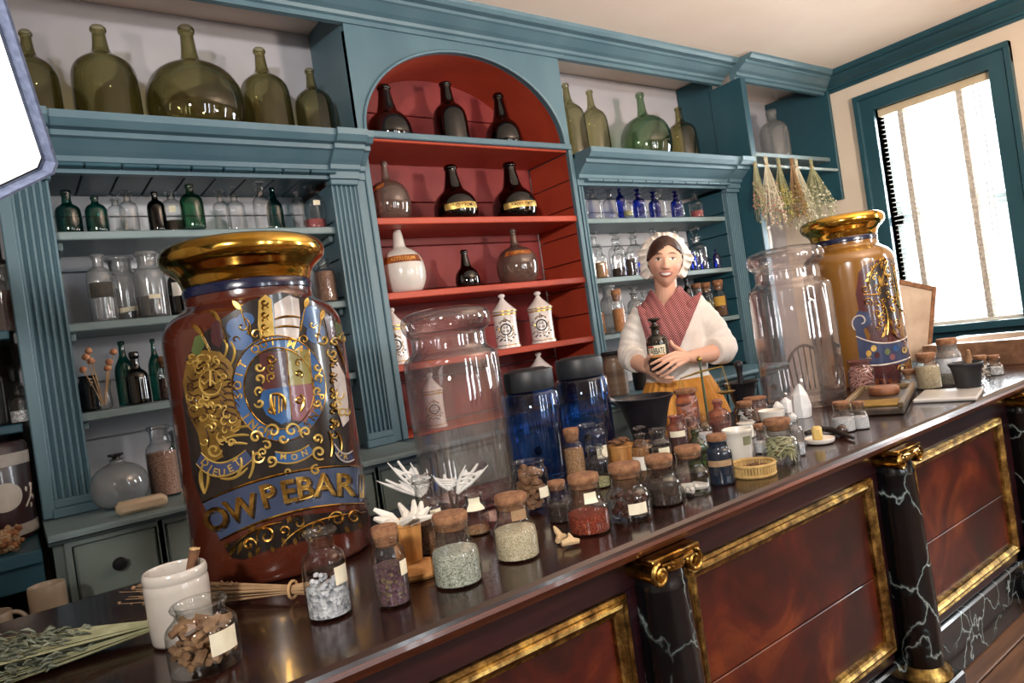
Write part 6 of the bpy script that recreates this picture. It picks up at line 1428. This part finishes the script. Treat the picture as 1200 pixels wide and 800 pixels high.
# neck opening
pass
for p, q in ((pa, pc), (pb, pc)):
    d = Vector((q[0] - p[0], 0, q[2] - p[2])); bmesh.ops.bisect_plane(bm, geom=bm.verts[:] + bm.edges[:] + bm.faces[:], plane_co=Vector((p[0], 0, p[2])), plane_no=Vector((-d.z, 0, d.x)).normalized())
def inside_v(c_):
    if c_.y > .05: return c_.z > 1.455
    f = lambda p, q: (q[0] - p[0]) * (c_.z - p[2]) - (q[2] - p[2]) * (c_.x - p[0])
    return f(pa, pc) > 0 and f(pc, pb) > 0
bmesh.ops.delete(bm, geom=[f for f in bm.faces if inside_v(f.calc_center_median())], context='FACES')
me = bpy.data.meshes.new('kerchief'); bm.to_mesh(me); bm.free(); me.materials.append(check_cloth()); me.shade_smooth()
o = bpy.data.objects.new('kerchief', me); COL.objects.link(o); o.parent = W
sm = o.modifiers.new('thick', 'SOLIDIFY'); sm.thickness = .003; sm.offset = 1
# skirt
MUST = paint('mustard_cotton', 'c4832f', 'd6994a', .85, 10, .2)
pl_w = lambda a, z: .05 * math.sin(26 * a + .8 * math.sin(3 * a)) * min(1, .35 + (1.02 - z) * 1.2)
zz = [1.03, 1.015, 1.0, .97, .93, .88, .80, .65, .5, .3, .12, .02]
obj('skirt', loft([(0, .03, z, .150 + .125 * (1 - math.exp(-(1.03 - z) * 4.2)), .117 + .12 * (1 - math.exp(-(1.03 - z) * 4.2))) for z in zz], 208, pl_w), MUST, W, angle=None)
obj('waistband', loft([(0, .03, 1.005, .157, .122), (0, .03, 1.03, .155, .12)], 48), MUST, W)
for sg in (-1, 1): obj('shoe', limb([(sg * .09, .06, .04), (sg * .1, -.06, .036), (sg * .105, -.15, .028)], [.04, .042, .026], 12), DARKW, W)
# hair
HAIR = boards('brown_hair', '1d0f0b', '351d14', '4c2c1e', .45, (40, 8, 8))
V, Fc = [], []; nu, nv = 96, 60; ok = []
for j in range(nv + 1):
    ph = PI * j / nv
    for i in range(nu):
        th = 2 * PI * i / nu; X, Y, Z = math.sin(ph) * math.cos(th) * .0815, math.sin(ph) * math.sin(th) * .103, math.cos(ph) * .121 + .002
        wv = 1 + .012 * math.sin(60 * th + 8 * math.cos(ph)); V.append((X * wv, Y * wv, Z))
        part = .072 - .95 * abs(X - .016) ** 1.12
        ok.append(Z > (part if Y < -.02 else -.06))
Fc = [(j * nu + i, j * nu + (i + 1) % nu, (j + 1) * nu + (i + 1) % nu, (j + 1) * nu + i) for j in range(nv) for i in range(nu) if all(ok[q] for q in (j * nu + i, j * nu + (i + 1) % nu, (j + 1) * nu + (i + 1) % nu, (j + 1) * nu + i))]
used = sorted({q for f in Fc for q in f}); ix = {q: k for k, q in enumerate(used)}
o = obj('hair', xf(([V[q] for q in used], [tuple(ix[q] for q in f) for f in Fc]), HM), HAIR, W, angle=None)
sm = o.modifiers.new('thick', 'SOLIDIFY'); sm.thickness = .006; sm.offset = -1
# cap
CAPM = paint('white_cap_cotton', 'ddd5cb', 'ece6de', .85, 20, .25)
V, Fc = [], []; nu, nv = 72, 36
for j in range(nv + 1):
    ph = PI * j / nv
    for i in range(nu):
        th = 2 * PI * i / nu; q = 1 + .03 * math.sin(11 * th) * math.sin(ph) + .02 * math.sin(17 * th + 5 * ph)
        V.append((math.sin(ph) * math.cos(th) * .112 * q, .045 + math.cos(ph) * .088, .030 + math.sin(ph) * math.sin(th) * .112 * q))
Fc = [(j * nu + i, j * nu + (i + 1) % nu, (j + 1) * nu + (i + 1) % nu, (j + 1) * nu + i) for j in range(nv) for i in range(nu)]
cp = obj('cap', xf((V, Fc), HM), CAPM, W, angle=None)
V, Fc = [], []; nt, nr = 240, 5
for i in range(nt + 1):
    s_ = i / nt; t_ = -.28 * PI + 1.56 * PI * s_                 # from lower right round the top to lower left
    ct, st = math.cos(t_), math.sin(t_)
    for j in range(nr + 1):
        q = j / nr; side = abs(ct) ** 2
        wd_ = .38 + .42 * side + .16 * math.sin(7 * t_ + 1); rx = .082 + .046 * q * wd_; rz = .100 + .036 * q * wd_
        wave = math.sin(19 * t_ + 1.7 * math.sin(4 * t_)) * (.7 + .3 * math.sin(7 * t_))
        V.append((rx * ct * (1 + .05 * q * wave), -.012 - .012 * (1 - q) + .024 * q * wave + .010 * q, .018 + rz * st * (1 + .06 * q * math.cos(17 * t_ + 2 * math.sin(3 * t_))) - .012 * side * q))
Fc = [(i * (nr + 1) + j, i * (nr + 1) + j + 1, (i + 1) * (nr + 1) + j + 1, (i + 1) * (nr + 1) + j) for i in range(nt) for j in range(nr)]
o = obj('cap_ruffle', xf((V, Fc), HM), CAPM, W, angle=None)
sm = o.modifiers.new('thick', 'SOLIDIFY'); sm.thickness = .002
# the bottle she holds
bp = PL(774.5, 433.5, .212); bw = PO + EX * bp[0] + EY * bp[1] + np.array([0, 0, bp[2]])
DKG = glass('held_bottle_glass', '4a443c', '1a1612', .06, '3a342c', .55)
vessel('held_bottle', "dark grey apothecary bottle with printed label held in the woman's hands", 'bottle', tuple(bw), .0505, .205, 'apoth', DKG, 'disc', None, (.30, .56, .82, -.12, PAPER, 0), None, 40, None, None, ('LABBATE', TXT))
hb_ = [q for q in bpy.data.objects if q.name.startswith('held_bottle')][0]
obj('label_stripe', patch(lambda z: .0505 + .0006, face_angle(bw) - .9, face_angle(bw) + .66, .30 * .205, .355 * .205, 12, 1), paint('label_ochre', 'a8642c', 'c98f52', .8, 20, 0), hb_)
obj('label_stripe', patch(lambda z: .0505 + .0006, face_angle(bw) - .9, face_angle(bw) - .35, .51 * .205, .555 * .205, 8, 1), paint('label_red', '9c2a24', 'b5413a', .8, 20, 0), hb_)

# ================================================================== photographer's softbox at the upper left
nrm = Vector((.62, -.66, -.42)).normalized()
xq = Vector((0, 0, 1)).cross(nrm).normalized(); _yq = nrm.cross(xq); _cr = math.cos(.62), math.sin(.62); xq, _yq = xq * _cr[0] + _yq * _cr[1], _yq * _cr[0] - xq * _cr[1]; sbc = Vector((.088, 1.32, 1.712)) - xq * .30 + _yq * .26
sb = thing('softbox', "photographer's lit softbox lamp with grey fabric rim at the upper left", 'softbox', tuple(sbc))
zq = nrm; yq = zq.cross(xq)
SM = Matrix((xq, yq, zq)).transposed().to_4x4()
hw, hh = .30, .26
FAB = paint('grey_softbox_fabric', '565f78', '6d7690', .9, 80, .2); BLKF = paint('black_softbox_fabric', '101012', '19191c', .8, 40, .1)
em = NT('softbox_diffuser'); e = em.add('ShaderNodeEmission'); e.inputs['Color'].default_value = (1, .97, .95, 1); e.inputs['Strength'].default_value = 2.6; em.link(e.outputs[0], em.out.inputs['Surface'])
def oct_(w_, h_, c_=.012): return [(-w_ + c_, -h_), (w_ - c_, -h_), (w_, -h_ + c_), (w_, h_ - c_), (w_ - c_, h_), (-w_ + c_, h_), (-w_, h_ - c_), (-w_, -h_ + c_)]
fo = oct_(hw, hh)
obj('diffuser', xf(([(x, y, 0) for x, y in fo] + [(x, y, -.004) for x, y in fo], [tuple(range(8)), tuple(range(15, 7, -1))]), SM), em.m, sb, smooth=False)
ro = oct_(hw + .012, hh + .012); n = 8
V = [(x, y, .018) for x, y in ro] + [(x, y, -.008) for x, y in ro] + [(x * .985, y * .985, .018) for x, y in ro] + [(x * .985, y * .985, -.008) for x, y in ro]
obj('rim', xf((V, [(i, (i + 1) % n, (i + 1) % n + n, i + n) for i in range(n)] + [(i + 16, i + 24, (i + 1) % n + 24, (i + 1) % n + 16) for i in range(n)] + [(i, i + 16, (i + 1) % n + 16, (i + 1) % n) for i in range(n)]), SM), FAB, sb, smooth=False)
bk = oct_(.07, .07, .012); V = [(x, y, -.01) for x, y in ro] + [(x, y, -.36) for x, y in bk]
obj('shell', xf((V, [(i, (i + 1) % n, (i + 1) % n + n, i + n) for i in range(n)] + [tuple(range(15, 7, -1))]), SM), BLKF, sb, smooth=False)
bp0 = SM @ Vector((0, 0, -.40))
obj('lamp_head', xf(lathe([(0, -.55), (.055, -.54), (.06, -.5), (.06, -.37), (0, -.36)], 24), SM), BLKF, sb)
fx, fy = sbc.x + bp0.x, sbc.y + bp0.y
obj('stand', join(tube([tuple(bp0), (bp0.x, bp0.y, -.6), (bp0.x, bp0.y, -sbc.z + .3)], .013, 10)), BLKF, sb)
for i in range(3):
    a = i * 2.094 + 1.047; obj('stand_leg', tube([(bp0.x, bp0.y, -sbc.z + .45), (bp0.x + .32 * math.cos(a), bp0.y + .32 * math.sin(a), -sbc.z + .012)], .009, 8), BLKF, sb)

# ================================================================== dried herbs
def bunch(name, label, top, n, length, spread, cols, tipr, up=(0, 0, -1), ht=.03, par_scale=1.0, seed=1, flat=None, leafy=False):
    random.seed(seed); t = thing(name, label, 'herbs', tuple(top)); u = Vector(up).normalized()
    a_ = u.orthogonal().normalized(); b_ = u.cross(a_); stems, tips = [], []
    for i in range(n):
        an = random.uniform(0, 6.28); q = spread * math.sqrt(random.random()); L = length * random.uniform(.6, 1)
        e_ = u * L + (a_ * math.cos(an) + b_ * math.sin(an)) * q; s_ = (a_ * math.cos(an) + b_ * math.sin(an)) * .012
        if flat is not None:
            e_.z = max(flat - top[2] + .004, e_.z); e_.z = min(e_.z, flat - top[2] + .045)
        s0 = s_ - u * ht * random.uniform(.5, 1)
        if flat is not None: s0.z = max(flat - top[2] + .003, s0.z)
        stems.append(tube([tuple(s0), tuple(s_ * .6), tuple(e_ * .5 + s_ * .5), tuple(e_)], [.0016, .0016, .0013, .0008], 4, False))
        for k in range(4 if not leafy else 7):
            f = random.uniform(.45, 1.0); c_ = e_ * f + Vector((random.uniform(-1, 1), random.uniform(-1, 1), random.uniform(-1, 1))) * .012
            if flat is not None: c_.z = max(flat - top[2] + tipr * 1.2, c_.z)
            tips.append((tuple(c_), k))
    obj('stems', join(*stems), cols[0], t, kind='stuff')
    for m_ in range(1, len(cols)):
        gs = []
        for i, (c_, k) in enumerate(tips):
            if i % (len(cols) - 1) != m_ - 1: continue
            if not leafy: gs.append(blob(c_, tipr * random.uniform(.6, 1.3), 1, .3)); continue
            dv = (u * 1.2 + Vector((random.uniform(-1, 1), random.uniform(-1, 1), random.uniform(-.2, .5)))).normalized() * tipr * random.uniform(2, 3.4); c2 = Vector(c_)
            gs.append(tube([tuple(c2), tuple(c2 + dv * .5 + Vector((0, 0, .003))), tuple(c2 + dv)], [.001, tipr * .42, .0006], 4))
        obj('seed_heads', join(*gs), cols[m_], t, kind='stuff')
    obj('tie', tube([(tuple((a_ * math.cos(q) + b_ * math.sin(q)) * .016)) for q in np.linspace(0, 2 * PI, 15)], .003, 6, False), DRY, t)
    return t
HG = paint('dry_green', '8a8a66', 'a8a784', .9, 30, .2); HB = paint('dry_brown', '8a6a4c', 'a88a66', .9, 30, .2); HP = paint('dry_pinkish', '9a6c64', 'b98a7c', .9, 30, .2); HW = paint('dry_pale', 'c0b9a0', 'dcd6c0', .9, 30, .2); HO = paint('dry_olive', '8c8240', 'a89c58', .9, 30, .2)
for i, (px, py, n_, L, sp, cols, lb) in enumerate((
    (884, 200, 46, .34, .05, (HG, HP, HG), 'dark green and pink dried bunch hanging nearest the shelf panel'),
    (895, 196, 60, .40, .085, (HW, HW, HP), 'pale feathery dried bunch hanging second from the shelf panel'),
    (912, 200, 60, .34, .08, (HG, HO, HO), 'olive dried bunch hanging in the middle of the rod'),
    (925, 196, 60, .36, .08, (HB, HB, HO), 'brownish dried bunch hanging right of the olive one'),
    (932, 196, 70, .42, .10, (HW, HW, HG), 'long pale grassy bunch hanging on the rod'),
    (948, 198, 90, .38, .15, (HG, HW, HG), 'wide spreading grey-green bunch hanging nearest the window'))):
    p = ony(px, py, 2.70); bunch('herb_bunch', lb, (p[0], 2.69 - .012 * (i % 2), 2.262), n_, L * 1.18, sp, cols, .007, (0, 0, -1), .06, 1, 20 + i)
# glass jar under the cupboard shelf, white woven jar below
p = ony(903, 129, 2.98); vessel('glass_bottle', 'large dusty clear bottle on the corner cupboard shelf', 'bottle', (p[0], 2.98, 2.3765), 33 * depth(p) / F_PX / 2, p[2] - 2.377, 'flask', G['dusty'], None, None, None, None, 40)
p = ony(901, 272, 2.86); t = thing('white_jar', 'white patterned jar on the small wall shelf below the herbs', 'jar', (min(p[0], 4.47), 2.90, 1.70))
obj('jar_body', lathe(smooth_prof([(0, .0), (.05, 0), (.062, .02), (.064, .13), (.058, .15), (.064, .158), (.064, .175), (.056, .178), (0, .16)], 1), 32), WHITEG, t)
t2_ = thing('wall_shelf', 'small teal wall shelf under the herbs carrying the white jar', 'shelf', (4.4, 3.05, 1.68))
wobj('board', cbox(4.235, 4.56, 2.84, 3.245, 1.672, 1.698, .005), TEAL, t2_, smooth=False); wobj('bracket', prism_x([(3.245, 1.67), (2.92, 1.67), (3.20, 1.50), (3.245, 1.46)], 4.50, 4.52), TEAL_D, t2_, smooth=False)

# herbs lying on the counter at the left
bunch('herb_bundle', 'bundle of grey-green dried sage lying at the left end of the counter', tuple(onz(196, 742, KZ)[:2]) + (KT + .02,), 170, .42, .085, (HG, paint('sage_leaf', '6c7262', '8d9382', .9, 40, .2), paint('sage_dark', '4c5244', '666c5a', .9, 40, .2)), .008, tuple(np.array(onz(20, 790, KZ)) - np.array(onz(196, 742, KZ))), .02, 1, 41, KT, True)
bunch('twig_bundle', 'thin bundle of brown twigs lying at the foot of the brown jar', tuple(onz(345, 703, KZ)[:2]) + (KT + .02,), 60, .40, .035, (HB, HB), .0035, tuple(np.array(onz(150, 712, KZ)) - np.array(onz(345, 703, KZ))), .06, 1, 42, KT)
bunch('herb_heap', 'heap of brown dried leaves on the shadowed left ledge', (-.16, 2.62, .945), 120, .14, .09, (HB, paint('leaf_rust', '7a4a28', '9a6640', .9, 30, .2), HB), .010, (1, 0, 0), .05, 1, 43, .916)
# mug and second mug on the low shelf at the left
STON = paint('tan_stoneware', 'a8947c', 'b9a58c', .3, 8, .02, coat=.3)
def mug(pos, r_, h_, lb, ang):
    t = thing('mug', lb, 'mug', pos)
    obj('mug_body', lathe(smooth_prof([(0, .004), (r_ * .92, 0), (r_, .008), (r_, h_ * .97), (r_ * .97, h_), (r_ * .9, h_ * .97), (r_ * .88, .02), (0, .015)], 1), 36), STON, t)
    c_, s_ = math.cos(ang), math.sin(ang)
    obj('handle', tube([((r_ * .97 + .032 * math.sin(q)) * c_, (r_ * .97 + .032 * math.sin(q)) * s_, h_ * .5 - .035 * math.cos(q)) for q in np.linspace(0, PI, 14)], .006, 8), STON, t)
pm = ony(57, 688, 2.38); mug((pm[0] - .005, 2.38, .7115), .046, pm[2] - .70, 'tan stoneware mug on the low shelf behind the counter', 2.0)
mug((-.105, 2.36, .7115), .046, .09, 'stoneware mug at the left edge showing only its handle', -.1)

# Windsor chair by the back wall, seen through the clear show jar
CHB = paint('black_chair_paint', '1b2226', '2a3238', .4, 8, .05)
def chair(loc, rz):
    t = thing('windsor_chair', 'dark spindle-back Windsor chair seen through the clear show jar', 'chair', loc, rotz=rz)
    obj('seat', lathe(smooth_prof([(0, .43), (.2, .425), (.225, .435), (.225, .455), (.2, .462), (0, .452)], 1), 40), CHB, t)
    for sx, sy in ((-1, -1), (1, -1), (-1, 1), (1, 1)): obj('leg', tube([(sx * .13, sy * .13, .43), (sx * .17, sy * .17, .22), (sx * .205, sy * .205, 0)], [.014, .02, .012], 10), CHB, t)
    for sx in (-1, 1): obj('stretcher', tube([(sx * .172, -.172, .2), (sx * .172, .172, .2)], .010, 8), CHB, t)
    obj('stretcher', tube([(-.17, 0, .2), (.17, 0, .2)], .010, 8), CHB, t)
    bow = [(.20 * math.cos(q), .17 + .10 * math.sin(q) * .6, .46 + .52 * math.sin(q)) for q in np.linspace(0, PI, 25)]
    obj('back_bow', tube(bow, .011, 10), CHB, t)
    for i in range(9):
        x_ = -.15 + .0375 * i; q = math.acos(max(-1, min(1, x_ * 1.12 / .20))); obj('spindle', tube([(x_ * .85, .17, .45), (x_ * 1.12, .17 + .06 * math.sin(q), .46 + .515 * math.sin(q))], .006, 6), CHB, t)
chair((4.60, 2.74, 0), -.85)
